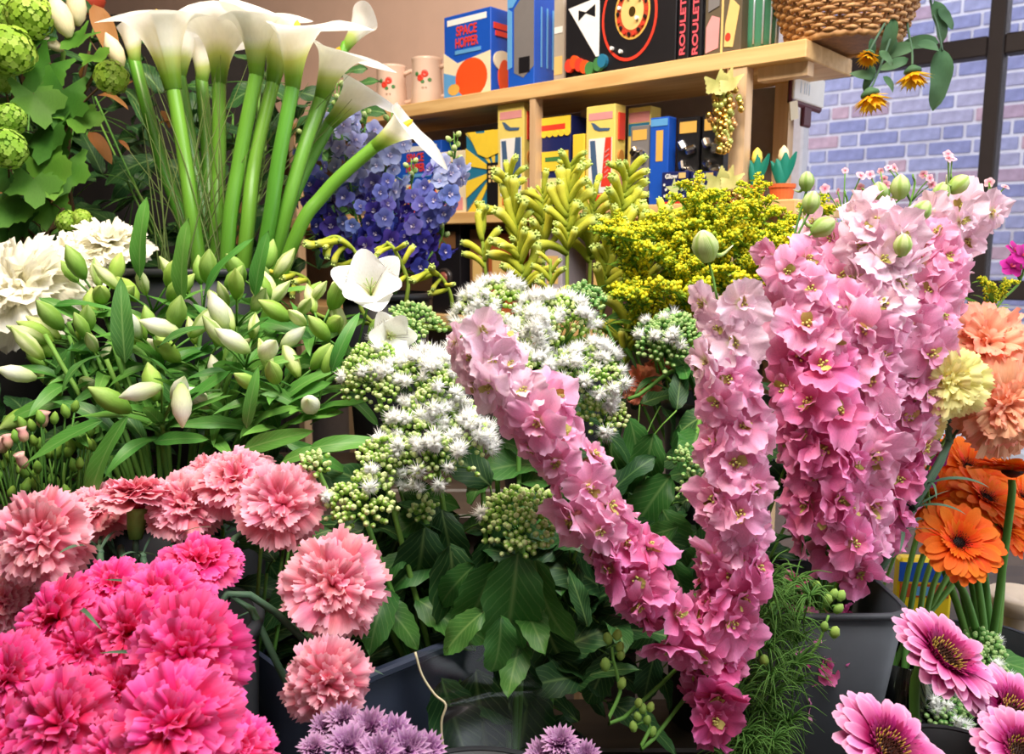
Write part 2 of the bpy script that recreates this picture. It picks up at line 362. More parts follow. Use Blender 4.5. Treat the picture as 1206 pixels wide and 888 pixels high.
def hopper(px0, px1, top, zb, label, v0=.02, dep=.055, short=False):
    b = Box('toy_box', label, 'box', px0, px1, top, zb, v0, dep, blue, group=None)
    b.rect('banner', .08, .88, .92, .95, white); b.text('SPACE', .5, .79, b.h * .155, red, bold=.0006, sx=.8); b.text('HOPPER', .5, .65, b.h * .155, red, bold=.0006, sx=.68)
    b.rect('strip', .25, .525, .8, .57, lblue)
    b.poly('print_panel', [(0, 0), (.0, .57), (.3, .42), (1, .5), (1, 0)], cream); b.poly('print_panel', [(0, 0), (0, .33), (.4, .24), (.4, 0)], lblue)
    b.ell('orange_ball', .6, .22, .34, .235, orange); b.ell('star_badge', .22, .11, .13, .07, gold, n=10)
    b.rect('banner', .12, .76, .9, .83, red, 'R'); b.rect('banner', .2, .68, .9, .74, red, 'R'); b.ell('print_panel', .55, .4, .45, .12, cream, 'R'); b.ell('orange_ball', .62, .22, .3, .2, orange, 'R')
    return b
hopper(523, 578, 14, Z1, 'blue toy box lettered SPACE HOPPER with an orange ball, beside the mugs')
hopper(461, 520, 168, Z2, 'blue SPACE HOPPER box on the middle shelf behind the blue delphiniums', v0=.03)
# tall blue window carton
b = Box('window_carton', 'tall glossy blue carton with a cut-out window between the roulette game and space toy', 'box', 598, 629, -18, Z1, .02, .062, blue, pym=50)
b.poly('window', [(.25, .16), (.25, .78), (.6, .9), (1, .9), (1, .2), (.6, .1)], grey); b.poly('print_panel', [(0, .8), (0, 1), (.9, 1), (.5, .92), (.2, .8)], lblue); b.poly('print_panel', [(0, .2), (0, .8), (.18, .76), (.18, .22)], lblue)
for i, x in enumerate((.3, .55, .8)): b.rect('small_print', x - .03, .2, x + .03, .78, lblue, 'R')
b.rect('inner_toy', .45, .15, .85, .3, black)
# clear-ish grey pack behind it, then roulette set
b = Box('slim_pack', 'slim greyish clear pack squeezed beside the roulette game', 'pack', 652, 664, -10, Z1, .03, .03, c_('clear_grey', (176, 164, 150)), pym=50)
b.rect('label_strip', .1, .1, .9, .3, tan); b.rect('label_strip', .1, .55, .9, .62, white)
b = Box('roulette_game', 'black boxed roulette game with bow tie shirt and spinning wheel print', 'game', 666, 796, -28, Z1, .012, .03, black, pym=40)
b.text('ROULETTE', .24, .94, .017, red, bold=.0004)
b.poly('shirt_front', [(.03, .78), (.33, .84), (.33, .2), (.3, .2)], white); b.poly('bow_tie', [(.13, .74), (.2, .705), (.29, .77), (.29, .63), (.2, .69), (.13, .62)], black)
b.ell('red_ring', .6, .56, .245, .47, red, n=40); b.ell('ring_inside', .6, .56, .225, .435, black, n=40)
b.ell('wheel', .63, .6, .155, .29, gold, n=32); b.ell('wheel_track', .63, .6, .14, .265, c_('wheel_red', (176, 66, 40)), n=32); b.ell('wheel_cup', .63, .6, .1, .19, tan, n=28); b.ell('wheel_hub', .63, .6, .03, .055, goldm, n=16)
for i in range(18):
    a = 2 * PI * i / 18; b.ell('pocket', .63 + .125 * math.cos(a), .6 + .235 * math.sin(a), .012, .022, black if i % 2 else red, n=8)
for x, y in ((.52, .66), (.6, .75), (.7, .72), (.46, .25), (.54, .2), (.68, .52)): b.ell('glint', x, y, .012, .022, white, n=8)
for x, y, m in ((.06, .14, red), (.11, .17, orange), (.16, .13, red), (.21, .1, orange), (.26, .07, green), (.34, .1, green), (.38, .13, teal)): b.ell('counter', x, y, .04, .075, m, n=14)
b = Box('book_spine', 'black game box spine lettered ROULETTE in red, nearest the wheel', 'game', 798, 811, -28, Z1, .012, .1, black, pym=40); b.text('ROULETTE', .5, .5, .0125, pink, rot=PI / 2, bold=.0003, sx=1.7)
b = Box('book_spine', 'second black ROULETTE spine, beside the photo box', 'game', 813, 826, -28, Z1, .016, .1, black, pym=40); b.text('ROULETTE', .5, .5, .0125, pink, rot=PI / 2, bold=.0003, sx=1.7)
b = Box('photo_box', 'box printed with an old brown street photo beside the roulette spines', 'box', 830, 873, -24, Z1, .014, .03, c_('sepia', (96, 84, 66)), pym=30)
b.rect('pale_band', .46, 0, .52, 1, tan); b.poly('print_panel', [(.05, .05), (.4, .1), (.42, .5), (.2, .55), (.05, .4)], palepink); b.poly('print_panel', [(.56, .1), (.8, .08), (.95, .6), (.7, .75), (.58, .4)], tan); b.ell('print_panel', .66, .22, .08, .06, red, n=10)
b.poly('print_panel', [(.1, .6), (.4, .66), (.42, .9), (.1, .85)], grey); b.poly('print_panel', [(.55, .75), (.95, .85), (.95, .97), (.55, .97)], grey)
# teal tinsel vase
t = thing('tinsel_vase', 'green and silver striped vase beside the wicker basket', 'vase', None, M=SHM @ Matrix.Translation((ucoord(S(893, 30, .06)), .06, Z1)))
lpart('body', lathe([(.0, .001), (.024, .001), (.026, .02), (.027, .07), (.025, .12), (.022, .122)], 24), plain('vase_green', (70, 130, 100), .2, .6), t, smooth=True)
for i in range(14):
    a = 2 * PI * i / 14; lpart('stripe', tube([Vector((.0268 * math.cos(a), .0268 * math.sin(a), .012)), Vector((.0276 * math.cos(a), .0276 * math.sin(a), .06)), Vector((.0266 * math.cos(a), .0266 * math.sin(a), .115))], .0016, 5), plain('stripe_silver', (190, 206, 214), .25, .6, .3), t, smooth=True)
# mugs
mug_m = plain('mug_cream', (226, 196, 176), .2, .5, noise=.03)
def mug(px, py, label, v=.06):
    c = S(px, py, v); t = thing('mug', label, 'mug', None, 'two rose mugs on the top shelf', M=SHM @ Matrix.Translation((ucoord(c), v, Z1)))
    lpart('body', lathe([(.0, .001), (.031, .001), (.033, .006), (.031, .03), (.029, .06), (.0295, .088), (.0305, .092), (.0285, .092), (.027, .06), (.0, .01)], 28), mug_m, t, smooth=True)
    lpart('handle', tube(catmull([(.026, .010, .075), (.043, .020, .08), (.050, .022, .05), (.040, .018, .025), (.027, .010, .02)], 14), .0045, 8), mug_m, t, smooth=True)
    for dx, dz, m, r in ((-.35, .052, red, .0065), (-.05, .06, red, .007), (-.2, .045, green, .004), (.25, .048, green, .004), (-.6, .06, green, .004), (-.2, .033, brown, .003), (.0, .033, brown, .003)):
        a = -PI / 2 + .72 + dx; V, F, UV = lathe([(0, .0), (r * .6, .0007), (r, .0)], 10)
        rr = .0302; lpart('rose_print', (V, F, UV), m, t, frame(Vector((rr * math.cos(a), rr * math.sin(a), dz)), (math.cos(a), math.sin(a), 0)))
mug(461, 95, 'cream rose-printed mug half hidden behind the outermost calla lily'); mug(503, 90, 'cream rose-printed mug touching the blue space toy box')

# middle shelf
b = Box('small_carton', 'small pinkish cream carton between the blue box and the sunburst box', 'box', 519, 548, 178, Z2, .02, .02, cream); b.rect('print_panel', .1, .55, .9, .72, palepink); b.ell('print_panel', .5, .78, .35, .05, orange); b.rect('print_panel', .1, .05, .9, .25, palepink); b.ell('print_panel', .5, .38, .25, .09, orange)
b = Box('sunburst_box', 'yellow and blue sunburst box with a black dotted grid panel', 'box', 549, 592, 154, Z2, .015, .03, teal)
for i in range(9):
    a0 = PI * .5 + i * .42; a1 = a0 + .22; q = lambda a: (min(1, max(0, .8 + 1.3 * math.cos(a))), min(1, max(0, .5 + 1.0 * math.sin(a)))); b.poly('sun_ray', [(.8, .5), q(a0), q(a1)], yellow)
b.poly('sun_ray', [(.1, .98), (.5, .97), (.95, 1), (.95, .72), (.6, .66), (.35, .72)], yellow); b.rect('grid_panel', .6, .06, .99, .6, black)
for i in range(3):
    for j in range(4): b.rect('grid_dot', .65 + i * .115, .36 + j * .055, .71 + i * .115, .395 + j * .055, tan)
def plane_pack(px0, px1, top, label, strip, words=None, v0=.012, dep=.03):
    b = Box('toy_pack', label, 'pack', px0, px1, top, Z2, v0, dep, c_('pack_yellow', (234, 210, 112)))
    b.rect('title_band', .1, .86, .92, .93, palepink); b.poly('plane_print', [(.18, .84), (.3, .83), (.5, .78), (.85, .77), (.8, .745), (.45, .75), (.3, .77)], c_('steelblue', (70, 96, 130)))
    b.rect('window', .12, .14, .92, .68, white); b.poly('toy_print', [(.16, .66), (.34, .66), (.5, .14), (.3, .14), (.22, .4)], c_('steelblue', (70, 96, 130))); b.poly('toy_strip', [(.56, .2), (.9, .2), (.9, .68), (.7, .68)], strip)
    if words: [b.poly('script_stroke', [(x, y), (x + .13, y + .03), (x + .13, y + .042), (x, y + .012)], palepink) for x, y in ((.66, .28), (.68, .33), (.68, .38), (.69, .43), (.70, .48), (.71, .53))]
    b.rect('red_foot', .2, .06, .9, .12, red); b.rect('red_plaque', .25, .66, .8, .92, red, 'R'); b.ell('small_motif', .5, .5, .25, .06, c_('ochre', (196, 130, 60)), 'R'); b.rect('small_motif', .3, .06, .75, .3, palepink, 'R')
    return b
plane_pack(586, 617, 122, 'yellow toy plane pack with blue strip, left of the shelf upright', c_('steelblue', (70, 96, 130)))
b = Box('blue_yellow_carton', 'navy and yellow carton with scalloped top behind the kangaroo paws', 'box', 631, 672, 138, Z2, .02, .06, navy)
b.rect('yellow_header', 0, .82, 1, 1, yellow); b.rect('red_title', .15, .86, .85, .92, red)
for i in range(6): b.ell('scallop', .08 + i * .168, .82, .085, .035, yellow, n=12)
b.rect('yellow_label', .2, .42, .95, .63, yellow); b.rect('label_print', .3, .52, .85, .57, green); b.rect('yellow_label', .15, .05, .9, .34, c_('pale_lime', (222, 220, 150)))
b = Box('yellow_tube_box', 'narrow plain bright yellow box beside the navy carton', 'box', 674, 688, 158, Z2, .012, .02, yellow); b.rect('small_motif', .2, .3, .8, .4, orange)
plane_pack(690, 724, 124, 'yellow toy plane pack with red lettered strip, right of the navy carton', red, 'LANCER')
b = Box('toy_pack', 'yellow pack with blue header behind the metal puzzles', 'pack', 739, 766, 126, Z2, .05, .03, c_('pack_yellow', (234, 210, 112))); b.rect('title_band', .05, .85, .95, .95, palepink); b.rect('blue_header', .05, .72, .95, .84, teal)
def puzzle(px0, px1, top, label, v0, m, cap=True):
    b = Box('metal_puzzle', label, 'puzzle', px0, px1, top, Z2, v0, .028, m)
    b.rect('gold_label', .12, .82, .88, .95, gold)
    for i, (x, y) in enumerate(((.3, .68), (.7, .62), (.35, .45), (.68, .38), (.4, .2), (.7, .14))):
        M = WM[b.t] @ Matrix.Translation((x * b.w, -.004, y * b.h)) @ Euler((R_(0, 3), R_(0, 3), R_(0, 3))).to_matrix().to_4x4()
        part('puzzle_piece', cache('pz', lambda: MB().add(*boxg(-.008, -.006, -.005, .008, .006, .005, .0025)).mesh('puzzle_piece', silver, False)), b.t, M)
    return b
puzzle(742, 764, 148, 'metal puzzle in clear pack with orange label, left of the blue tube', .016, grey)
b = Box('blue_tube', 'shiny blue tube pack with gold label among the metal puzzles', 'pack', 765, 787, 138, Z2, .014, .022, blue); b.rect('gold_label', .35, .5, .72, .85, gold); b.rect('cap_shine', .05, .9, .95, .98, lblue)
puzzle(797, 823, 138, 'metal puzzle in black pack, just right of the blue tube', .03, black); puzzle(826, 852, 134, 'metal puzzle in black pack, beside the golden grapes', .03, black)
def star_tin(px0, px1, label):
    b = Box('star_tin', label, 'tin', px0, px1, 202, Z2, .004, .014, navy, pym=220)
    b.rect('tin_rim', .0, .0, 1, .07, red); b.text('Glow', .38, .85, b.h * .2, white, bold=.0003); b.rect('title_print', .66, .78, .92, .95, tan)
    b.poly('star', [(.5 + (.34 if i % 2 == 0 else .14) * math.sin(PI * i / 5), .44 + (.36 if i % 2 == 0 else .15) * math.cos(PI * i / 5)) for i in range(10)], c_('glow_star', (206, 214, 150)))
    for x, y in ((.12, .6), (.88, .62), (.15, .25), (.85, .22), (.2, .45), (.8, .42)): b.ell('dot', x, y, .04, .045, white, n=8)
star_tin(779, 810, 'dark blue tin with a pale star, next to the blue tube'); star_tin(813, 842, 'dark blue tin with a pale star, next to the golden grapes')
t = thing('small_cannon', 'small copper tube toy lying in front of the metal puzzles', 'toy', None, M=SHM @ Matrix.Translation((ucoord(S(753, 232, .0)), .012, Z2 + .009)))
lpart('barrel', tube([Vector((-.012, .02, 0)), Vector((0, 0, 0)), Vector((.002, -.006, 0))], lambda s: .0085, 14, False), plain('copper', (196, 128, 80), .3, .5, .8), t, smooth=True); lpart('bore', tube([Vector((.0, -.0, 0)), Vector((.0015, -.005, 0))], .006, 12), black, t)
# tulip pots
terra = plain('terracotta', (214, 102, 54), .7, .2); tul_leaf = plain('tulip_leaf', (24, 122, 104), .5, .3)
def tulip_pot(px, label, col, wide, v=.025):
    u0 = ucoord(S(px, 225, v)); t = thing('tulip_pot', label, 'ornament', None, 'two tulip pots', M=SHM @ Matrix.Translation((u0, v, Z2)))
    r = .0135 * wide; lpart('pot', lathe([(0, 0), (r * .85, 0), (r, .017), (r * 1.08, .017), (r * 1.08, .022), (r * .9, .022), (0, .019)], 20), terra, t, smooth=False)
    for i, (dx, l, wdt) in enumerate(((-.017, .036, .0075), (.019, .046, .0075), (.004 * wide, .046, .008 * wide), (-.006, .038, .007 * wide))):
        def lf(a, s, dx=dx, l=l, wdt=wdt): return (dx * s ** 1.3 + (a - .5) * 2 * wdt * math.sin(PI * (s * .9 + .08)) ** .8, -.004 + .004 * (a - .5) ** 2 * 4 - .002 * i, .018 + l * s)
        lpart('leaf', grid(lf, 4, 8), tul_leaf, t, smooth=True)
    lpart('stem', tube([Vector((0, 0, .018)), Vector((.003, 0, .055))], .001, 6), tul_leaf, t)
    lpart('bud', lathe([(0, .050), (.006, .052), (.0075, .060), (.006, .068), (.001, .074)], 12), plain('tulip_' + col, {'yellow': (236, 214, 90), 'cream': (240, 214, 170)}[col], .5, .3), t, smooth=True)
tulip_pot(890, 'small terracotta pot ornament with a yellow tulip, nearest the grapes', 'yellow', .9); tulip_pot(921, 'wider terracotta pot ornament with a cream tulip, at the shelf end', 'cream', 1.25)
# grape bunches
def grapes(px, py0, py1, wpx, label, n, nails=True):
    o = S(px, py0, -.012); hgt = (S(px, py0, -.012) - S(px, py1, -.012)).z; wd = wpx / FPX * 1.15
    t = thing('grape_garland', label, 'ornament', o, 'hanging golden grapes')
    g = [MB().add(*lathe([(0, -1), (.6, -.8), (1, 0), (.6, .8), (0, 1)], 9)).mesh('grape', m) for m in (goldm, plain('grape_green', (176, 180, 92), .25, .6, .5), plain('grape_amber', (196, 150, 96), .25, .6, .6))]
    for i in range(n):
        s = ((i + .5) / n) ** .8; ww = wd * (.55 + .45 * math.sin(PI * min(1, s * 1.3 + .1))) * (1 - .75 * max(0, s - .45))
        a = i * 2.4; p = o + UD * (ww * .9 * math.cos(a) * R_(.4, 1)) + VD * (-.004 - .010 * abs(math.sin(a)) * R_(.3, 1)) - ZD * (.01 + hgt * s)
        part('grape', random.choices(g, (5, 3, 1))[0], t, Matrix.Translation(p) @ Matrix.Diagonal((.0050, .0050, .0054, 1)))
    lm = petal_mat('garland_leaf', [(0, (150, 150, 80)), (1, (206, 200, 130))], transl=.1)
    for dx, sc, rl in ((-.012, 1.0, .5), (.014, .9, -.6)):
        part('leaf', cache('lobed', lambda: lobed_leaf(lob=.2)), t, frame(o + UD * dx - VD * .012 + ZD * .004, -VD + ZD * .3, rl + PI, .024 * sc)).data.materials
    part('stalk', MB().add(*tube([o + ZD * .02, o - ZD * .01 - VD * .003, o - ZD * hgt * .9], .0012, 5)).mesh('stalk', brown), t)
def lobed_leaf(mat=None, name='leaf', lob=.38):
    V = [(0, 0, 0)]; n = 30; UV = [(.5, .2)]
    for i in range(n + 1):
        a = -2.5 + 5.0 * i / n; r = 1 - lob + lob * math.cos(a * 2.5) ** 2 * (1 - abs(a) * .13) + .04 * ((i % 2) * 2 - 1); V.append((r * math.sin(a) * .8, r * math.cos(a) * .95 + .15, .12 * math.sin(a * 3) * r + .05 * r)); UV.append((.5 + .5 * math.sin(a), .5 + .5 * r))
    return MB().add(V, [(0, i, i + 1) for i in range(1, n + 1)], UV).mesh(name, mat or MATS['garland_leaf'], True)
petal_mat('garland_leaf', [(0, (150, 150, 80)), (1, (206, 200, 130))], transl=.1)
grapes(857, 98, 170, 24, 'bunch of golden green grapes hanging below the top shelf', 85); grapes(858, 212, 260, 22, 'lower bunch of pale gold grapes hanging beside the terracotta pots', 44)
# third shelf objects
b = Box('retro_camera', 'dark round-faced gadget box on the bottom shelf below the delphiniums', 'gadget', 508, 542, 262, Z3, .02, .05, black, pym=300)
part('dial', MB().add(*lathe([(0, .006), (.012, .006), (.014, .008), (.018, .006), (.018, 0)], 28)).mesh('dial', plain('dial_dark', (52, 46, 44), .3, .5)), b.t, WM[b.t] @ Matrix.Translation((b.w * .5, 0, b.h * .4)) @ Matrix.Rotation(PI / 2, 4, 'X'))
part('dial_face', MB().add(*lathe([(0, .0), (.011, .0), (.011, -.001)], 24)).mesh('dial_face', plain('dial_rose', (150, 84, 70), .3, .5)), b.t, WM[b.t] @ Matrix.Translation((b.w * .5, -.0075, b.h * .4)) @ Matrix.Rotation(PI / 2, 4, 'X'))
b.rect('top_plate', .15, .72, .85, .9, brown)
for px0, px1, tp, m, lb in ((553, 572, 270, brown, 'brown carton edge on the bottom shelf behind the kangaroo paws'), (575, 600, 275, c_('rust', (168, 92, 50)), 'rust coloured carton on the bottom shelf behind the kangaroo paws'), (640, 662, 268, c_('lilac_grey', (176, 170, 180)), 'pale grey carton on the bottom shelf behind the kangaroo paws'), (690, 740, 285, c_('ember', (70, 52, 46)), 'dark brown carton on the bottom shelf behind the kangaroo paws')):
    b = Box('carton_box', lb, 'box', px0, px1, tp, Z3, .03, .08, m, pym=300); b.rect('label', .2, .4, .8, .7, tan)
# maroon sign with white label
sp = S(953, 108, .165); M = Matrix.Translation(sp) @ SHM.to_3x3().to_4x4() @ Matrix.Rotation(PI / 2 - .06, 4, 'Z') @ Matrix.Rotation(.03, 4, 'Y')
t = thing('scanner_sign', 'dark maroon sign head with white label under the shelf end', 'sign', None, M=M)
maroon = plain('maroon', (86, 30, 44), .4, .4)
lpart('housing', boxg(-.050, .002, -.024, .052, .010, .026, .003), maroon, t); lpart('label_face', boxg(-.048, -.001, -.017, .050, .004, .024, .0015), white, t); lpart('holder', boxg(.0, .004, .02, .06, .010, .046, .002), maroon, t); lpart('neck', boxg(-.006, .003, -.05, .02, .010, -.02, .002), maroon, t)
[lpart('faint_mark', boxg(x, -.0016, -.006, x + .0025, -.0008, .010), c_('faint_blue', (206, 216, 230)), t) for x in (-.030, -.018, -.011, -.003)]
lpart('tag', boxg(-.070, -.004, -.034, -.046, -.002, -.008), cream, t, Matrix.Rotation(-.25, 4, 'Y'))


# ================================================================== BENCH AND BUCKETS
bw = wood('bench_wood', (52, 44, 38), (74, 62, 52), (1, 10, 10)); T1, T2, T3 = .84, .98, 1.20
t = thing('display_bench', 'dark wooden tiered bench under the flower buckets', 'bench', (0, .6, 0))
for (x0, y0, x1, y1, z) in ((-1.0, .22, .9, .60, T1), (-1.1, .60, .9, .93, T2), (-1.15, .93, .18, 1.24, T3)):
    n = 3
    for i in range(n): part('plank', MB().add(*boxg(x0, y0 + (y1 - y0) * i / n + .003, z - .025, x1, y0 + (y1 - y0) * (i + 1) / n - .003, z, .003)).mesh('plank', bw, False), t)
    part('riser', MB().add(*boxg(x0 + .02, y0 + .01, z - .16 if z != T1 else z - .2, x1 - .02, y0 + .03, z - .026)).mesh('riser', bw, False), t)
    for x in (x0 + .03, (x0 + x1) / 2, x1 - .07):
        for y in (y0 + .035, y1 - .075): part('leg', MB().add(*boxg(x, y, 0, x + .04, y + .04, z - .026)).mesh('leg', bw, False), t)
bucket_dark = plain('bucket_black', (40, 42, 46), .45, .35, noise=.08); bucket_grey = plain('bucket_grey', (66, 69, 74), .5, .3, noise=.06)
def squared(g, n=7):
    V = []
    for (x, y, z) in g[0]:
        r = math.hypot(x, y); a = math.atan2(y, x); k = 1 / (abs(math.cos(a)) ** n + abs(math.sin(a)) ** n) ** (1 / n); V.append((x * k, y * k, z))
    return V, g[1], g[2]
def bucket(px, py, d, r, floor, label, mat=None, taper=.76, name='flower_bucket', cat='bucket', sq=False):
    c = P(px, py, d); h = c.z - floor; mat = mat or bucket_dark
    t = thing(name, label, cat, (c.x, c.y, floor)); rb = r * taper
    shp = squared if sq else (lambda g: g)
    lpart('body', shp(lathe([(0, .002), (rb, .002), (rb + (r - rb) * .5, h * .5), (r, h), (r - .003, h), (rb + (r - rb) * .5 - .003, h * .5), (rb - .003, .006), (0, .006)], 48)), mat, t, smooth=True)
    lpart('rim', shp(lathe([(r - .001, h - .004), (r + .0015, h - .004), (r + .002, h - .001), (r + .001, h + .001), (r - .003, h + .001)] if sq else [(r - .001, h - .008), (r + .003, h - .008), (r + .004, h - .002), (r + .002, h + .001), (r - .003, h + .001)], 48)), mat, t, smooth=True)
    return Vector((c.x, c.y, floor + .01)), r * .45, h
def base_in(b, tgt=None, k=1):
    c, r, h = b; a = R_(0, 2 * PI); q = R_(.1, 1) ** .5 * r * k
    p = c + Vector((q * math.cos(a), q * math.sin(a), .01)); return p
def neck(b, p, q):
    """point at the bucket mouth between stem foot p and head q"""
    c, r, h = b; m = c + Vector((0, 0, h)); dv = Vector((q.x - m.x, q.y - m.y, 0)); k = min(1, dv.length / .12)
    return m + (dv.normalized() * r * 1.5 * k if dv.length > 1e-4 else dv)

# ================================================================== PLANT MATERIALS AND SHARED MESHES
stem_g = petal_mat('stem_green', [(0, (70, 116, 48)), (1, (104, 152, 66))], transl=0, var=.15)
stem_d = petal_mat('stem_bluegreen', [(0, (52, 78, 58)), (1, (80, 108, 84))], transl=0, var=.12)
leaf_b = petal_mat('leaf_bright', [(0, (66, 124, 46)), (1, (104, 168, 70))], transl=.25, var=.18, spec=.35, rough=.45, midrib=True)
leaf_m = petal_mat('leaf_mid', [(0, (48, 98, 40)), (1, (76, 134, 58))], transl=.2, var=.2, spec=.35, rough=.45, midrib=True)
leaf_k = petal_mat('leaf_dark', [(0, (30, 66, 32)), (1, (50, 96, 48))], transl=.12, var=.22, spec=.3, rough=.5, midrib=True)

def leaf_geo(W=.3, bend=.5, fold=.15, serr=0, nL=9, nW=4, wave=.0, peak=.42, twist=0):
    """unit leaf: base at origin, runs along +Y, upper face +Z"""
    def fn(a, s):
        x = (a - .5) * 2; k = (s ** (peak * 1.3)) * ((1 - s) ** .75) * 1.75
        wd = W * .5 * k * (1 + serr * (math.sin(s * 40) if abs(x) > .9 else 0))
        th = bend * s; y = math.sin(th) / max(bend, 1e-3) if bend else s; z = -(1 - math.cos(th)) / bend if bend else 0
        q = x * wd; tw = twist * s
        return (q * math.cos(tw), y, z + abs(x) * wd * fold + wave * math.sin(s * 11 + x * 2) * abs(x) + q * math.sin(tw))
    return grid(fn, nW, nL)
def leaves(key, mat, specs):
    return cache(('leaf', key), lambda: [MB().add(*leaf_geo(**sp)).mesh('leaf', mat) for sp in specs])
lance = dict(W=.26, bend=.7, fold=.25, wave=.015)
LB = leaves('lb', leaf_b, [dict(lance), dict(lance, bend=1.3, twist=.5), dict(lance, W=.32, bend=.35, twist=-.4), dict(lance, W=.22, bend=.9, twist=.8)])
LM = leaves('lm', leaf_m, [dict(lance), dict(lance, bend=1.3, twist=.5), dict(lance, W=.34, bend=.4, twist=-.5)])
OV = dict(W=.62, bend=.9, fold=.2, serr=.07, nL=16, wave=.05)
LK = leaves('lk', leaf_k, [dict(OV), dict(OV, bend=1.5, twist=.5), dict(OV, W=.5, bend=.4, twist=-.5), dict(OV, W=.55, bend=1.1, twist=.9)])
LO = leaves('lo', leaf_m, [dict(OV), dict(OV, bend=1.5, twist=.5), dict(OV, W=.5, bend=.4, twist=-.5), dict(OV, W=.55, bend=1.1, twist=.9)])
def leaf_at(par, me, p, direction, size, face=None, roll=0):
    """leaf from p along direction, upper side towards face"""
    y = Vector(direction).normalized(); f = Vector(face) if face is not None else Vector((0, -.5, .85))
    z = (f - y * f.dot(y)); z = z.normalized() if z.length > 1e-3 else y.orthogonal().normalized(); x = y.cross(z)
    M = Matrix.Translation(p) @ Matrix((x, y, z)).transposed().to_4x4() @ Matrix.Rotation(roll, 4, 'Y') @ Matrix.Scale(size, 4)
    return part('leaf', me, par, M)
def stem(par, pts, r0, r1, mat, n=14, sides=7, name='stem', extra=None):
    q = catmull(pts, n); mb = MB().add(*tube(q, lambda s: r0 + (r1 - r0) * s, sides))
    for (a, b, r) in (extra or []): mb.add(*tube(catmull([a, a.lerp(b, .5) + Vector((0, 0, .002)), b], 4), r, 4))
    part(name, mb.mesh(name, mat), par); return q

def petal_geo(W, path, shape, nL=7, nW=10, ruffle=0, freq=9, jag=0, cup=0, tipround=0, seed=0, notch=0):
    rd = random.Random(seed); ph = rd.uniform(0, 6); jg = [(.55 if k % 2 else -.55) + rd.uniform(-.6, .6) for k in range(nW + 1)]; ph2 = rd.uniform(0, 6)
    def fn(a, s):
        x = (a - .5) * 2; ss = s * (1 - tipround * x * x * s) + (jag * jg[int(round(a * nW))] * s ** 6) - notch * s ** 4 * math.exp(-(x * 5) ** 2)
        y, z = path(ss); y2, z2 = path(ss + .01); ty, tz = y2 - y, z2 - z; l = math.hypot(ty, tz) or 1; ny, nz = -tz / l, ty / l
        wd = W * shape(s); off = cup * x * x * wd + ruffle * s * s * (math.sin(freq * x + ph) + .5 * math.sin(freq * 2.3 * x + ph2))
        return (x * wd + .3 * ruffle * s * s * math.cos(freq * x + ph), y + ny * off, z + nz * off)
    return grid(fn, nW, nL)
def bez(p0, p1, p2):
    return lambda s: tuple((1 - s) ** 2 * p0[i] + 2 * s * (1 - s) * p1[i] + s * s * p2[i] for i in (0, 1))

# ------------------------------------------------------------------ carnations
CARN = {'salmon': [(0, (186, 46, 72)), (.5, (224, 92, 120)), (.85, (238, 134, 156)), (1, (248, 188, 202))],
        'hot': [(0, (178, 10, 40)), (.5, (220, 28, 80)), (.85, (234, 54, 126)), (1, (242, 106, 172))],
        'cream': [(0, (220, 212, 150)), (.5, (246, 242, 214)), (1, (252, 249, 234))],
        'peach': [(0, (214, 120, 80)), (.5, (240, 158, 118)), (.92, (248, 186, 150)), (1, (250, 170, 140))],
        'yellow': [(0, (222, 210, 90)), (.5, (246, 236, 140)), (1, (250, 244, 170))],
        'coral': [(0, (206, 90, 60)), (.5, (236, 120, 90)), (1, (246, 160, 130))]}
TIER = [((1.06, -.22), (.14, .28), .70, 8, .075), ((.98, .04), (.10, .34), .66, 8, .085), ((.80, .25), (.04, .32), .58, 8, .10), ((.54, .38), (-.04, .32), .50, 7, .11), ((.22, .42), (-.10, .30), .40, 6, .12)]
def carn_meshes(col):
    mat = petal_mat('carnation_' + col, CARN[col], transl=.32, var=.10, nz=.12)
    out = []
    for ti, (tip, ctl, W, n, ruf) in enumerate(TIER):
        out.append([MB().add(*petal_geo(W, bez((.02, -.42), ctl, tip), lambda s: .10 + .9 * s ** 1.15, 8, 24, ruf * .8, 5, .034, 0, .10, seed=sum(map(ord, col)) + ti * 10 + k)).mesh('petal', mat) for k in range(3)])
    return out
cal_g = petal_mat('calyx_green', [(0, (90, 140, 60)), (1, (150, 180, 90))], transl=0)
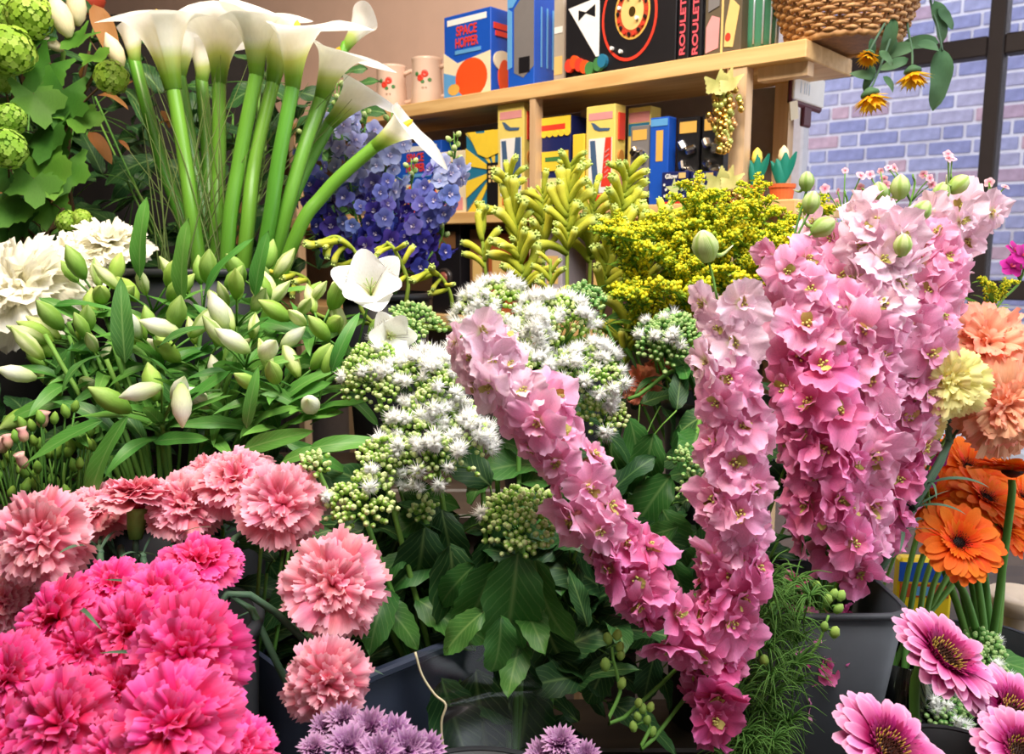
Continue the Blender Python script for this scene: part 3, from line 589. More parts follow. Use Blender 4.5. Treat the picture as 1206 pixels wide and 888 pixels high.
def carnation(px, py, d, rpx, col, label, bk, face=(0, -.75, .6), tilt=0, mid=None, sr=.0024, leafy=2, name='carnation', group=None):
    Rr = rpx / FPX * d; c = P(px, py, d); face = Vector(face).normalized()
    foot = base_in(bk); t = thing(name, label, 'flower', foot, group or 'cut carnations')
    ms = cache(('carn', col), lambda: carn_meshes(col)); M0 = frame(c - face * Rr * .12, face, R_(0, 6), Rr)
    a = 0
    for ti, (_, _, _, n, _) in enumerate(TIER):
        for k in range(n):
            ang = 2 * PI * (k + R_(-.22, .22)) / n + ti * .37
            M = M0 @ Matrix.Rotation(ang, 4, 'Z') @ Matrix.Rotation(R_(-.2, .2), 4, 'X') @ Matrix.Rotation(R_(-.25, .25), 4, 'Y') @ Matrix.Diagonal((R_(.85, 1.2), R_(.86, 1.08), R_(.85, 1.1), 1))
            part('petal', random.choice(ms[ti]), t, M)
    cb = c - face * Rr * .55
    part('calyx', cache('calyx', lambda: MB().add(*lathe([(.0, -.62), (.16, -.6), (.22, -.3), (.23, .0), (.27, .18), (.2, .1)], 12)).mesh('calyx', cal_g)), t, M0 @ Matrix.Translation((0, 0, -.42)))
    cb = M0 @ Vector((0, 0, -1.0))
    pts = [foot, neck(bk, foot, c)] + ([P(*m) for m in (mid or [])]) + [cb - face * .03 + Vector((0, 0, -.012)), cb]
    q = stem(t, pts, sr * 1.2, sr, stem_d, 18)
    LC = leaves('lc', stem_d, [dict(W=.09, bend=1.6, fold=.3, nL=8, nW=2), dict(W=.08, bend=.8, fold=.3, nL=8, nW=2, twist=.8)])
    for i in range(leafy):
        k = int(18 * R_(.45, .88)); s_ = R_(0, 6)
        part('node', cache('node', lambda: MB().add(*ico((0, 0, 0), 1)).mesh('node', stem_d)), t, Matrix.Translation(q[k]) @ Matrix.Scale(sr * 1.5, 4))
        for sg in (0, PI): leaf_at(t, random.choice(LC), q[k], (math.cos(s_ + sg), math.sin(s_ + sg), .9), R_(.035, .06))
    return t

# ------------------------------------------------------------------ leaf-only shoots used as filler foliage
def leafy_shoot(name, label, cat, foot, tip, mid, nleaf, size, meshes, group, s0=.45, mat=None, spread=1, r=.0022, drop=0):
    t = thing(name, label, cat, foot, group); q = stem(t, [foot] + mid + [tip], r * 1.3, r * .6, mat or stem_g, 16)
    for i in range(nleaf):
        s = s0 + (1 - s0) * i / max(1, nleaf - 1); k = min(16, int(16 * s)); a = i * 2.4 + R_(-.3, .3)
        leaf_at(t, random.choice(meshes), q[k], Vector((math.cos(a) * spread, math.sin(a) * spread - .25, R_(.1, .7) - drop)), size * R_(.75, 1.15), roll=R_(-.3, .3))
    return t

# ------------------------------------------------------------------ larkspur
LARK = {0: [(0, (206, 216, 150)), (.25, (240, 206, 222)), (1, (246, 216, 232))], 1: [(0, (210, 186, 130)), (.22, (236, 156, 192)), (.7, (242, 172, 208)), (1, (246, 196, 224))],
        2: [(0, (186, 150, 110)), (.2, (222, 104, 154)), (.7, (234, 128, 180)), (1, (242, 160, 206))], 3: [(0, (160, 100, 90)), (.2, (208, 66, 126)), (.7, (222, 90, 152)), (1, (234, 124, 182))]}
def lark_petals(k):
    mat = petal_mat('larkspur_%d' % k, LARK[k], transl=.38, var=.08, nz=.12, huev=.01)
    return [MB().add(*petal_geo(W, bez((.04, 0), (.55, z1), (1, z2)), lambda s: .12 + .88 * math.sin(PI * min(1, s * .62 + .02)) ** .9, 6, 10, rf, 4.5, .045, .15, .36, seed=sd, notch=nt)).mesh('petal', mat)
            for W, z1, z2, rf, nt, sd in ((.44, .02, .22, .09, .0, 1), (.5, .12, .02, .10, .12, 2), (.40, .1, -.16, .08, .14, 3), (.52, .1, .34, .11, .0, 4), (.46, .2, -.3, .09, .08, 5))]
def lark_center():
    mb = MB(); rd = random.Random(3)
    for i in range(12):
        a = rd.uniform(0, 6.28); r = rd.uniform(.02, .15); h = rd.uniform(.1, .3); p0 = Vector((r * .4 * math.cos(a), r * .4 * math.sin(a), 0)); p1 = Vector((r * math.cos(a), r * math.sin(a), h))
        mb.add(*tube([p0, p1], .012, 3)); mb.add(*ico(p1, .04, 1))
    for i in range(2):   # small upper petals framing the eye
        sg = i * 2 - 1; mb.add(*[(V, F, [(u, .9) for u, v in UV]) for V, F, UV in [petal_geo(.16, bez((.0, .05), (.12, .3), (.3, .34)), lambda s: .3 + .7 * math.sin(PI * s * .8), 4, 4, .02, 4)]][0])
    mb.add(*tube(catmull([(0, 0, 0), (0, -.05, -.4), (0, .1, -.8), (0, .3, -.95)], 8), lambda s: .1 * (1 - s) + .015, 6))
    return mb.mesh('floret', petal_mat('larkspur_eye', [(0, (200, 150, 130)), (.5, (216, 176, 150)), (1, (206, 204, 110))], transl=.1))
bud_g = petal_mat('larkspur_bud', [(0, (112, 156, 70)), (.35, (168, 196, 116)), (.75, (206, 216, 160)), (1, (226, 216, 200))], transl=.2, stripes=5)
def lark_bud_mesh(): return MB().add(*lathe([(.02, -.5), (.22, -.42), (.4, -.1), (.42, .12), (.3, .4), (.12, .56), (.0, .6)], 12)).add(*tube(catmull([(0, .2, -.3), (0, .5, -.45), (0, .95, -.3)], 6), lambda s: .09 * (1 - s) + .02, 5)).mesh('bud', bud_g)
def larkspur(axis, n, size, shades, label, bk, buds=(), rad=.6, frac=(0, 1), skip=.45, bias=.35, group='larkspur stems', lowleaf=10):
    """axis: pixel points from top to bottom"""
    pts = [P(*a) for a in axis]; foot = base_in(bk); t = thing('larkspur', label, 'flower', foot, group)
    q = catmull(pts, 60); extra = []; cen = cache('lkc', lark_center); i = 0; placed = 0; tries = 0
    while placed < n and tries < n * 4:
        tries += 1; s = frac[0] + (frac[1] - frac[0]) * (placed + .5) / n; k = min(59, int(60 * s)); p = q[k]; tg = (q[k] - q[k + 1]).normalized()
        a = tries * 2.39996; A = tg.orthogonal().normalized(); B = tg.cross(A); out = A * math.cos(a) + B * math.sin(a); view = (CAM - p).normalized()
        if out.dot(view) < -.3 and random.random() < skip: continue
        placed += 1; sz = size * R_(.85, 1.25) * (.8 + .2 * min(1, s * 4)); c = p + out * size * rad * R_(.6, 1.45)
        fdir = (out + view * bias + tg * R_(0, .3) + Vector((0, 0, -.1))).normalized(); M = frame(c, jit(fdir, .38), R_(0, 6), sz)
        x = s * (len(shades) - 1) + R_(-.3, .3); sh = shades[max(0, min(len(shades) - 1, int(round(x))))]; pm = cache(('lk', sh), lambda: lark_petals(sh))
        f = part('floret', cen, t, M); a0 = R_(0, 1)
        for j in range(5):
            part('petal', random.choice(pm), f, M @ Matrix.Rotation(2 * PI * j / 5 + a0 + R_(-.12, .12), 4, 'Z') @ Matrix.Rotation(R_(-.25, .3), 4, 'X') @ Matrix.Diagonal((R_(.9, 1.15), R_(.85, 1.1), 1, 1)))
        for j in range(3):
            part('petal', random.choice(pm), f, M @ Matrix.Translation((0, 0, .05)) @ Matrix.Rotation(2 * PI * j / 3 + a0 + .6, 4, 'Z') @ Matrix.Rotation(R_(.5, 1.0), 4, 'X') @ Matrix.Diagonal((.62, .55, .6, 1)))
        extra.append((p, c, .0009))
    for (bx, by, bd, ln, dirn) in buds:
        b = P(bx, by, bd); near = min(q, key=lambda z: (z - b).length); L_ = ln / FPX * bd; dv = Vector(dirn).normalized()
        part('bud', cache('lkb', lark_bud_mesh), t, frame(b, dv, R_(-.5, .5), L_ * .85)); extra.append((near, b - dv * L_ * .42, .0011))
    stem(t, [foot, neck(bk, foot, pts[-1])] + list(reversed(pts)), .0034, .0014, stem_g, 40, 6, extra=extra)
    return t

# ------------------------------------------------------------------ alstroemeria
al_bud = petal_mat('alstroemeria_bud', [(0, (110, 158, 56)), (.25, (172, 204, 96)), (.6, (230, 236, 186)), (1, (200, 220, 140))], transl=.25, stripes=3, var=.12)
al_bud2 = petal_mat('alstroemeria_bud_white', [(0, (130, 174, 76)), (.3, (204, 220, 156)), (.7, (244, 246, 228)), (1, (214, 226, 170))], transl=.25, var=.06)
al_green = petal_mat('alstroemeria_bud_green', [(0, (96, 150, 50)), (.5, (150, 192, 80)), (1, (196, 216, 130))], transl=.2, stripes=3, var=.12)
def budg(fat=.20): return lathe([(.02, 0), (.07, .02), (fat * .75, .2), (fat, .48), (fat * .86, .72), (fat * .42, .92), (.02, 1.06)], 12)
ALB = [MB().add(*budg()).mesh('bud', al_bud), MB().add(*budg(.25)).mesh('bud', al_green), MB().add(*budg(.24)).mesh('bud', al_bud2)]
al_white = petal_mat('alstroemeria_white', [(0, (226, 226, 160)), (.3, (250, 250, 246)), (1, (252, 252, 252))], transl=.35, var=.03)
al_streak = petal_mat('alstroemeria_streaked', [(0, (236, 226, 140)), (.35, (250, 250, 240)), (1, (252, 252, 252))], transl=.35, var=.03, streak=(96, 40, 80))
ALP = [MB().add(*petal_geo(.5, bez((.03, 0), (.4, .55), (1, .72)), lambda s: .15 + .85 * math.sin(PI * min(1, s * .66)), 8, 8, .03, 3, .0, .15, .45, seed=s)).mesh('petal', m) for s, m in ((1, al_white), (2, al_white), (3, al_streak))]
def alstro(px, py, d, label, bk, nb=6, white=.08, open_=(), lf=9, size=.034, up=(0, -.15, 1), ped=.03, bl=None):
    c = P(px, py, d); foot = base_in(bk); upv = Vector(up).normalized(); t = thing('alstroemeria', label, 'flower', foot, 'white alstroemeria stems in bud')
    nk = c - upv * .035; extra = []; A = upv.orthogonal().normalized(); B = upv.cross(A)
    for i in range(nb):
        a = i * 2.4 + R_(-.3, .3) + px; tl = R_(.35, 1.25); dv = (A * math.cos(a) + B * math.sin(a)) * math.sin(tl) + upv * math.cos(tl)
        b0 = nk + dv * ped * R_(.8, 1.3); dv = (dv + Vector((0, -.1, .25))).normalized()
        me = ALB[2] if random.random() < white else random.choice(ALB[:2]); part('bud', me, t, frame(b0, dv, R_(0, 6), size * R_(.8, 1.15))); extra.append((nk, b0, .0012))
    for (ox, oy, od, rpx, fd) in open_:
        o = P(ox, oy, od); rr = rpx / FPX * od; fv = Vector(fd).normalized(); M = frame(o - fv * rr * .4, fv, R_(0, 6), rr)
        for j in range(6): part('petal', ALP[2] if j in (0, 2) else ALP[j % 2], t, M @ Matrix.Rotation(2 * PI * j / 6, 4, 'Z') @ Matrix.Rotation(R_(-.1, .15) + (.12 if j % 2 else 0), 4, 'X'))
        extra.append((nk, M @ Vector((0, 0, 0)), .0013))
        part('stamens', cache('alst', lambda: (lambda mb: [mb.add(*tube(catmull([(0, 0, 0), (.04 * math.cos(k), .04 * math.sin(k), .35), (.16 * math.cos(k), .16 * math.sin(k), .62)], 5), .015, 4)) for k in range(6)] and mb.mesh('stamens', al_bud))(MB())), t, M)
    for (bx, by, bd, ln, dirn) in (bl or []):
        dv = Vector(dirn).normalized(); L_ = ln / FPX * bd; b = P(bx, by, bd) - dv * L_ * .5; part('bud', ALB[2], t, frame(b, dv, 0, L_)); extra.append((nk, b, .0012))
    q = stem(t, [foot, neck(bk, foot, c), nk.lerp(neck(bk, foot, c), .45) + Vector((0, 0, .01)), nk], .003, .0022, stem_g, 16, extra=extra)
    for i in range(lf):
        k = 15 if i < lf * .55 else int(R_(8, 14)); a = i * 2.4 + R_(-.4, .4)
        leaf_at(t, random.choice(LB), q[k], Vector((math.cos(a), math.sin(a) - .2, R_(.2, 1.1))), R_(.05, .08), roll=R_(-.5, .5))
    return t

# ------------------------------------------------------------------ calla lilies
calla_m = petal_mat('calla_white', [(0, (96, 146, 44)), (.16, (130, 172, 56)), (.36, (200, 214, 126)), (.52, (248, 248, 238)), (1, (253, 253, 251))], transl=.45, var=.03, rough=.35, spec=.35, nz=.04, huev=.004)
calla_s = petal_mat('calla_stem', [(0, (74, 128, 38)), (1, (108, 164, 52))], transl=0, var=.1, rough=.35, spec=.4)
spadix_m = plain('spadix', (240, 200, 60), .7, .2)
def calla_geo(flare, tipl, curl):
    def fn(a, s):
        ph = (a - .5) * 2 * PI * 1.12; c = math.cos(ph); tip = ((1 + c) / 2) ** 2
        r = .085 + .10 * s + flare * (s ** 3.2) * (.62 + .38 * c) + .03 * (a - .5) * s
        z = s * (.78 + tipl * tip) - curl * max(0, s - .72) ** 1.5 * (1.1 + .6 * c) * 1.6
        pt = tip ** 4 * max(0, s - .8) * .6
        wv = .02 * math.sin(ph * 3) * s ** 3
        return ((r + wv) * math.sin(ph) * (1 - .35 * tip ** 3 * max(0, s - .75) * 2), (r + pt) * c + wv, z)
    return grid(fn, 30, 16)
CALLA = [MB().add(*calla_geo(*a)).mesh('spathe', calla_m) for a in ((.56, .24, .65), (.58, .32, .75), (.46, .34, .5), (.20, .3, .1))]
def calla(px, py, d, hpx, dirn, stempts, label, bk, var=0, roll=0, sw=.0082):
    """px,py: base of the flower; dirn: flower axis"""
    H = hpx * (1.04 if var < 3 else 1) / FPX * d; b = P(px, py, d); dv = Vector(dirn).normalized(); foot = base_in(bk, k=.6); t = thing('calla_lily', label, 'flower', foot, 'white calla lilies')
    M = frame(b - dv * H * .05, dv, roll, H, up=(0, -1, .01)); part('spathe', CALLA[var], t, M)
    part('spadix', cache('spx', lambda: MB().add(*lathe([(.03, .1), (.045, .3), (.05, .6), (.035, .72), (0, .76)], 10)).mesh('spadix', spadix_m)), t, M)
    pts = [foot] + [P(*p) for p in stempts] + [b - dv * H * .02, b + dv * H * .05]
    stem(t, pts, sw * 1.1, sw * .95, calla_s, 26, 12); return t

# ------------------------------------------------------------------ white fluffy corymbs
ag_green = petal_mat('corymb_bud', [(0, (120, 164, 62)), (.6, (160, 198, 90)), (1, (214, 228, 160))], transl=.05, var=.08, nz=.2)
ag_deep = petal_mat('corymb_bud_deep', [(0, (84, 134, 64)), (.6, (120, 168, 90)), (1, (172, 200, 130))], transl=.05, var=.08, nz=.2)
fuzz_m = petal_mat('corymb_fuzz', [(0, (226, 232, 200)), (.3, (248, 250, 244)), (1, (253, 253, 253))], transl=.3, var=.03)
def fuzz_mesh(seed):
    rd = random.Random(seed); mb = MB()
    for i in range(80):
        z = rd.uniform(-.25, 1); a = rd.uniform(0, 6.283); r = math.sqrt(1 - min(1, z * z)); dv = Vector((r * math.cos(a), r * math.sin(a), z)); sd = dv.orthogonal().normalized() * .045; sd2 = dv.cross(sd)
        L = rd.uniform(.6, 1.1); base = dv * .15; mb.add([base + sd, base - sd * .5 + sd2, base - sd * .5 - sd2, dv * L + Vector((0, 0, .1))], [(0, 1, 3), (1, 2, 3), (2, 0, 3)], [(.5, 0)] * 3 + [(.5, 1)])
    for i in range(7): mb.add(*ico(Vector((rd.uniform(-.35, .35), rd.uniform(-.35, .35), rd.uniform(-.1, .3))), .22, .4))
    return mb.mesh('floret', fuzz_m)
def corymb(px, py, d, rpx, white, label, bk, deep=False, face=(0, -.6, .8), leafn=2, flat=.62, name='corymb_flower', seed=0):
    rd = random.Random(int(px * 7 + py)); Rr = rpx / FPX * d; c = P(px, py, d); fv = Vector(face).normalized(); foot = base_in(bk); t = thing(name, label, 'flower', foot, 'white fluffy clustered flower stems')
    M = frame(c - fv * Rr * .25, fv, rd.uniform(0, 6)); mb = MB(); nb = int(2.0 * Rr * Rr / (.0046 ** 2) * 1.7); base = M @ Vector((0, 0, -Rr * .75)); extra = []
    fz = cache('fuzz', lambda: [fuzz_mesh(k) for k in range(4)]); lumps = [(rd.uniform(0, 6.28), rd.uniform(.25, .95), rd.uniform(.16, .34)) for _ in range(16)]
    nodes = []
    for i in range(nb):
        a = i * 2.39996; r = math.sqrt((i + .5) / nb) * Rr * 1.02; x, y = r * math.cos(a), r * math.sin(a); z = flat * math.sqrt(max(0, Rr * Rr * 1.05 - r * r)) - Rr * .1
        h = 0
        for (la, lr, lw) in lumps:
            dd = (x - lr * Rr * math.cos(la)) ** 2 + (y - lr * Rr * math.sin(la)) ** 2; h = max(h, math.exp(-dd / (lw * Rr) ** 2))
        if h < .12 and rd.random() < .8: continue
        z += (h - .7) * Rr * .35 + rd.uniform(-1, 1) * .0012
        p = M @ Vector((x + rd.uniform(-1, 1) * .0012, y + rd.uniform(-1, 1) * .0012, z)); br = rd.uniform(.0023, .0031) * (.9 if d < .8 else 1)
        nodes.append((p, (p - base).normalized())); mb.add(*ico(p, br, rd.choice((.35, .6, .8, 1)))); mb.add(*ico(p + (p - base).normalized() * br * .7, br * .55, 1))
        if i % 3 == 0: mb.add(*ico(p - (p - base).normalized() * .006, br, .1))
        if i % 7 == 0: extra.append((base, p, .0006))
    if mb.v: part('bud_cluster', mb.mesh('bud_cluster', ag_deep if deep else ag_green), t, kind='stuff')
    zone = [(rd.uniform(0, 6.28), rd.uniform(0, .8)) for _ in range(3)]; nf = 0
    for i, (p, dv) in enumerate(nodes):
        if rd.random() < white * .25:
            part('floret', rd.choice(fz), t, frame(p + dv * .0022, (dv + Vector((0, 0, .2))).normalized(), rd.uniform(0, 6), rd.uniform(.0078, .0118)))
    q = stem(t, [foot, neck(bk, foot, c), base], .0032, .0022, stem_g, 14, extra=extra)
    for i in range(leafn):
        a = rd.uniform(0, 6.28); leaf_at(t, rd.choice(LO), q[12 - i % 3], (math.cos(a), math.sin(a) - .6, rd.uniform(-.3, .4)), rd.uniform(.05, .075))
    return t

# ------------------------------------------------------------------ kangaroo paw
kp_m = petal_mat('kangaroo_paw', [(0, (130, 148, 48)), (.4, (176, 182, 58)), (.8, (206, 204, 76)), (1, (196, 214, 124))], transl=.1, var=.16, rough=.9, spec=.05, nz=.18)
kp_s = petal_mat('kangaroo_stem', [(0, (96, 130, 54)), (1, (150, 168, 66))], transl=0, rough=.9, spec=.05, var=.1)
def kp_mesh(curve, seed):
    pts = catmull([(0, 0, 0), (0, .04 * curve, .35), (0, .22 * curve, .72), (0, .5 * curve, .98)], 9); mb = MB()
    prof = [.06, .09, .105, .115, .12, .125, .135, .15, .15, .10]; mb.add(*tube(pts, lambda s: prof[min(9, int(s * 9 + .5))], 7))
    e = pts[-1]; dv = (pts[-1] - pts[-2]).normalized(); A = dv.orthogonal().normalized(); B = dv.cross(A)
    for k in range(5):
        a = k * 1.2566; o = A * math.cos(a) + B * math.sin(a); mb.add(*[(V, F, [(.5, 1)] * len(V)) for V, F, UV in [tube([e + o * .06 - dv * .03, e + o * .09 + dv * .05, e + o * .13 + dv * .04], lambda s: .055 * (1 - s * .7), 4)]][0])
    return mb.mesh('paw_flower', kp_m)
KP = [kp_mesh(c, i) for i, c in enumerate((.3, .7, 1.1, -.3))]
def kpaw(top, path, n, label, bk, size=.040, side=None, s0=.5, fan=1.0, droop=0):
    pts = [P(*p) for p in path] + [P(*top)]; foot = base_in(bk); t = thing('kangaroo_paw', label, 'flower', foot, 'yellow green kangaroo paws')
    full = [foot, neck(bk, foot, pts[0])] + pts; q = catmull(pts, 40)
    for i in range(n):
        s = s0 + (1 - s0) * (i + .5) / n; k = min(39, int(40 * s)); tg = (q[k + 1] - q[k]).normalized(); sg = 1 if i % 2 else -1; w_ = X_ * sg * R_(.3, 1) + Vector((0, R_(-1.2, .6), 0)); w_ = (w_ - tg * w_.dot(tg)).normalized()
        dv = (tg * (.6 + .6 * s + R_(-.3, .5)) + w_ * fan * (.8 - .3 * s + R_(-.25, .35)) - ZD * droop).normalized(); sz = size * (1 - .35 * max(0, s - .8) / .2) * R_(.65, 1.15)
        x = dv.cross(w_).normalized() if dv.cross(w_).length > 1e-3 else X_; M = Matrix.Translation(q[k]) @ Matrix((x, dv.cross(x) * -1, dv)).transposed().to_4x4() @ Matrix.Scale(sz, 4)
        part('paw_flower', random.choice(KP), t, M)
    stem(t, full, .0032, .002, kp_s, 44, 6); return t

# ------------------------------------------------------------------ solidago
so_y = petal_mat('solidago_yellow', [(0, (150, 170, 40)), (.4, (224, 212, 30)), (1, (246, 232, 50))], transl=.05, var=.1, nz=.2)
so_g = petal_mat('solidago_green', [(0, (70, 120, 40)), (1, (130, 166, 50))], transl=.1, var=.1)
def spray_mesh(seed, n=120):
    rd = random.Random(seed); mb = MB(); q = catmull([(0, 0, 0), (0, .3, .35), (0, .7, .5), (0, 1.0, .42)], 14); mb.add(*tube(q, .012, 4), m=1)
    for i in range(n):
        s = rd.random() ** .8; p = q[min(14, int(s * 14))]; wd = .22 * (1 - .55 * s); o = p + Vector((rd.uniform(-wd, wd), rd.uniform(-.08, .08), rd.uniform(0, .14)))
        mb.add(*ico(o, rd.uniform(.024, .042), rd.choice((0, .1, .3, .7, 1)), 1.2)); 
        if i % 3 == 0: mb.add(*tube([p, o], .006, 3), m=1)
    for i in range(16):
        p = q[rd.randrange(1, 13)]; g = leaf_geo(.25, .4, .2, 0, 3, 2); mb.addM(g, frame(p, (rd.uniform(-.5, .5), rd.uniform(-.5, .5), 1), rd.uniform(0, 6), .3), 1)
    return mb.mesh('flower_spray', [so_y, so_g])
def solidago(top, path, label, bk, nspray=12, size=.045, s0=.45, group='yellow goldenrod plumes'):
    ms = cache('spray', lambda: [spray_mesh(k) for k in range(4)]); pts = [P(*p) for p in path] + [P(*top)]; foot = base_in(bk); t = thing('goldenrod', label, 'flower', foot, group); q = catmull(pts, 40)
    for i in range(nspray):
        s = s0 + (1 - s0) * (i + .5) / nspray; k = min(40, int(40 * s)); a = i * 2.4; sz = size * (1.15 - .6 * (s - s0) / (1 - s0)) * R_(.85, 1.15)
        part('flower_spray', random.choice(ms), t, Matrix.Translation(q[k]) @ Matrix.Rotation(a, 4, 'Z') @ Matrix.Rotation(R_(.2, .6), 4, 'X') @ Matrix.Scale(sz, 4), kind='stuff')
    part('flower_spray', ms[0], t, frame(q[38], (0, -1, .2), 0, size * .7), kind='stuff')
    LS = leaves('ls', so_g, [dict(W=.18, bend=.7, fold=.2, nL=6, nW=2), dict(W=.16, bend=1.2, fold=.2, nL=6, nW=2)])
    for i in range(10):
        k = int(R_(6, 34)); a = i * 2.4; leaf_at(t, random.choice(LS), q[k], (math.cos(a), math.sin(a), .7), R_(.03, .05))
    stem(t, [foot, neck(bk, foot, pts[0])] + pts, .0026, .0012, so_g, 30, 6); return t

# ------------------------------------------------------------------ gerbera
ger_o = petal_mat('gerbera_orange', [(0, (196, 50, 10)), (.4, (236, 92, 14)), (1, (246, 124, 36))], transl=.3, var=.08, nz=.14)
ger_p = petal_mat('gerbera_pink', [(0, (140, 12, 80)), (.45, (176, 34, 108)), (.62, (206, 92, 156)), (.85, (226, 142, 190)), (1, (238, 184, 214))], transl=.3, var=.06, nz=.12)
ger_dk = petal_mat('gerbera_eye', [(0, (40, 20, 16)), (.25, (70, 34, 20)), (.6, (180, 140, 60)), (1, (214, 180, 90))], transl=0)
ger_do = petal_mat('gerbera_eye_orange', [(0, (26, 14, 10)), (.5, (60, 26, 14)), (1, (150, 50, 10))], transl=0)
ger_ring = petal_mat('gerbera_ring', [(0, (96, 8, 50)), (.6, (146, 20, 86)), (1, (182, 50, 118))], transl=.2)
def ger_petals(m): return [MB().add(*petal_geo(.15, bez((.14, 0), (.6, h), (1, h2)), lambda s: .35 + .65 * math.sin(PI * min(1, s * .62 + .02)), 6, 4, .008, 3, .01, .18, .22, seed=s)).mesh('petal', m) for s, h, h2 in ((1, .14, .06), (2, .10, -.02), (3, .18, .14))]
def ger_disc(mp, md):
    mb = MB(); rd = random.Random(5)
    for i in range(150):
        r = math.sqrt((i + .5) / 150) * .34; a = i * 2.4; L = .05 + .10 * (r / .34); o = Vector((r * math.cos(a), r * math.sin(a), .02 + .05 * r)); dv = Vector((.6 * r / .34 * math.cos(a), .6 * r / .34 * math.sin(a), 1)).normalized()
        V, F, UV = tube([o, o + dv * L * rd.uniform(.8, 1.2)], lambda s: .015 * (1 - .6 * s), 4); mb.add(V, F, [(.5, .1 + .55 * v if r > .16 else .05 + .2 * v) for u, v in UV], 0 if r > .26 else 1)
    mb.add(*lathe([(0, .03), (.36, .03), (.3, -.12), (.12, -.24), (0, -.26)], 16), m=1); return mb.mesh('disc', [mp, md])
def gerbera(px, py, d, rpx, face, col, label, bk, path=(), n=30, sr=.0035, group=None, roll=None):
    Rr = rpx / FPX * d; c = P(px, py, d); fv = Vector(face).normalized(); foot = base_in(bk); t = thing('gerbera', label, 'flower', foot, group or 'gerbera daisies'); m = {'orange': (ger_o, ger_do), 'pink': (ger_p, ger_dk)}[col]
    ms = cache(('ger', col), lambda: ger_petals(m[0])); M0 = frame(c, fv, R_(0, 6), Rr)
    ring = cache(('gring', col), lambda: [MB().add(*petal_geo(.10, bez((.55, 0) if col == 'pink' else (.25, 0), (.75, .14), (1, .2)), lambda s: .5 + .5 * math.sin(PI * min(1, s * .75)), 4, 2, 0, 1, 0, .2, .4)).mesh('petal', ger_ring if col == 'pink' else ger_o)])
    for lay, (sc, tl, zz) in enumerate(((1.0, 0, 0), (.93, .12, .02), (.56, .30, .04))):
        nn = n if lay < 2 else int(n * 1.3)
        for k in range(nn): part('petal', random.choice(ms if lay < 2 else ring), t, M0 @ Matrix.Translation((0, 0, zz)) @ Matrix.Rotation(2 * PI * (k + .5 * lay + R_(-.2, .2)) / nn, 4, 'Z') @ Matrix.Rotation(tl + R_(-.06, .06), 4, 'X') @ Matrix.Diagonal((sc * R_(.9, 1.1), sc * R_(.94, 1.05), sc, 1)))
    part('disc', cache(('gd', col), lambda: ger_disc(ger_ring if col == 'pink' else m[0], m[1])), t, M0 @ Matrix.Translation((0, 0, .06)) @ Matrix.Scale(1.1 if col == 'pink' else .8, 4))
    e_ = c - fv * Rr * .65 - ZD * .01; pts = [foot, neck(bk, foot, c) if d > .7 else foot.lerp(e_, .55) + Vector((0, .012, 0))] + [P(*p) for p in path] + [e_, c - fv * Rr * .2]
    stem(t, pts, sr * 1.15, sr, stem_g, 22, 9); return t

# ------------------------------------------------------------------ blue delphinium, viburnum, chrysanthemum, waxflower
def delph_mesh(seed, mat, eye):
    mb = MB(); rd = random.Random(seed)
    for j in range(5):
        g = petal_geo(.5, bez((.03, 0), (.5, .18), (1, .12)), lambda s: .15 + .85 * math.sin(PI * min(1, s * .64)), 4, 4, .04, 4, .03, .1, .35, seed=seed * 9 + j); mb.addM(g, Matrix.Rotation(j * 1.2566 + rd.uniform(-.1, .1), 4, 'Z') @ Matrix.Rotation(rd.uniform(-.2, .4), 4, 'X'))
    for j in range(3): mb.addM(petal_geo(.13, bez((0, 0), (.1, .2), (.2, .3)), lambda s: .4 + .6 * s, 2, 2, 0, 1), Matrix.Rotation(j * 2.1, 4, 'Z'), 1)
    mb.add(*tube(catmull([(0, 0, 0), (0, 0, -.5), (0, .35, -.8)], 5), lambda s: .09 * (1 - s) + .02, 5)); return mb.mesh('floret', [mat, eye])
DEL = []
for i, st in enumerate(([(0, (58, 50, 140)), (1, (82, 76, 192))], [(0, (90, 92, 178)), (1, (126, 132, 212))], [(0, (132, 136, 192)), (1, (172, 178, 218))])):
    DEL.append([delph_mesh(k, petal_mat('delphinium_%d' % i, st, transl=.35, var=.12, huev=.02), petal_mat('delphinium_eye', [(0, (150, 130, 180)), (1, (222, 214, 226))], transl=.2)) for k in range(3)])
def delphinium(axis, n_, label, bk, shades=(2, 1, 0), size=.0145, rad=1.1, buds=6):
    pts = [P(*a) for a in axis]; foot = base_in(bk); n = int(n_ * 1.35); t = thing('delphinium', label, 'flower', foot, 'blue delphinium spikes'); q = catmull(pts, 40); extra = []
    for i in range(n):
        s = (i + .5) / n; k = min(39, int(40 * s)); tg = (q[k] - q[k + 1]).normalized(); a = i * 2.4; A = tg.orthogonal().normalized(); B = tg.cross(A); out = (A * math.cos(a) + B * math.sin(a)); c = q[k] + out * size * rad * R_(.5, 1.7)
        sh = shades[max(0, min(len(shades) - 1, int(s * len(shades) + R_(-.5, .5))))]; part('floret', random.choice(DEL[sh]), t, frame(c, jit(out + (CAM - c).normalized() * .4, .3), R_(0, 6), size * R_(.75, 1.15))); extra.append((q[k], c, .0008))
    for i in range(buds):
        a = i * 2.4; p = q[0] + Vector((math.cos(a) * .007, math.sin(a) * .007, .004 + .006 * i)); part('bud', cache('lkb', lark_bud_mesh), t, frame(p, (math.cos(a), math.sin(a), 1), 0, .009)); extra.append((q[0], p, .0008))
    stem(t, [foot, neck(bk, foot, pts[-1])] + list(reversed(pts)) + [pts[0] + ZD * .035], .0028, .001, stem_g, 30, 6, extra=extra); return t
vib_m = petal_mat('viburnum_green', [(0, (112, 158, 40)), (.6, (146, 186, 62)), (1, (176, 206, 96))], transl=.2, var=.1)
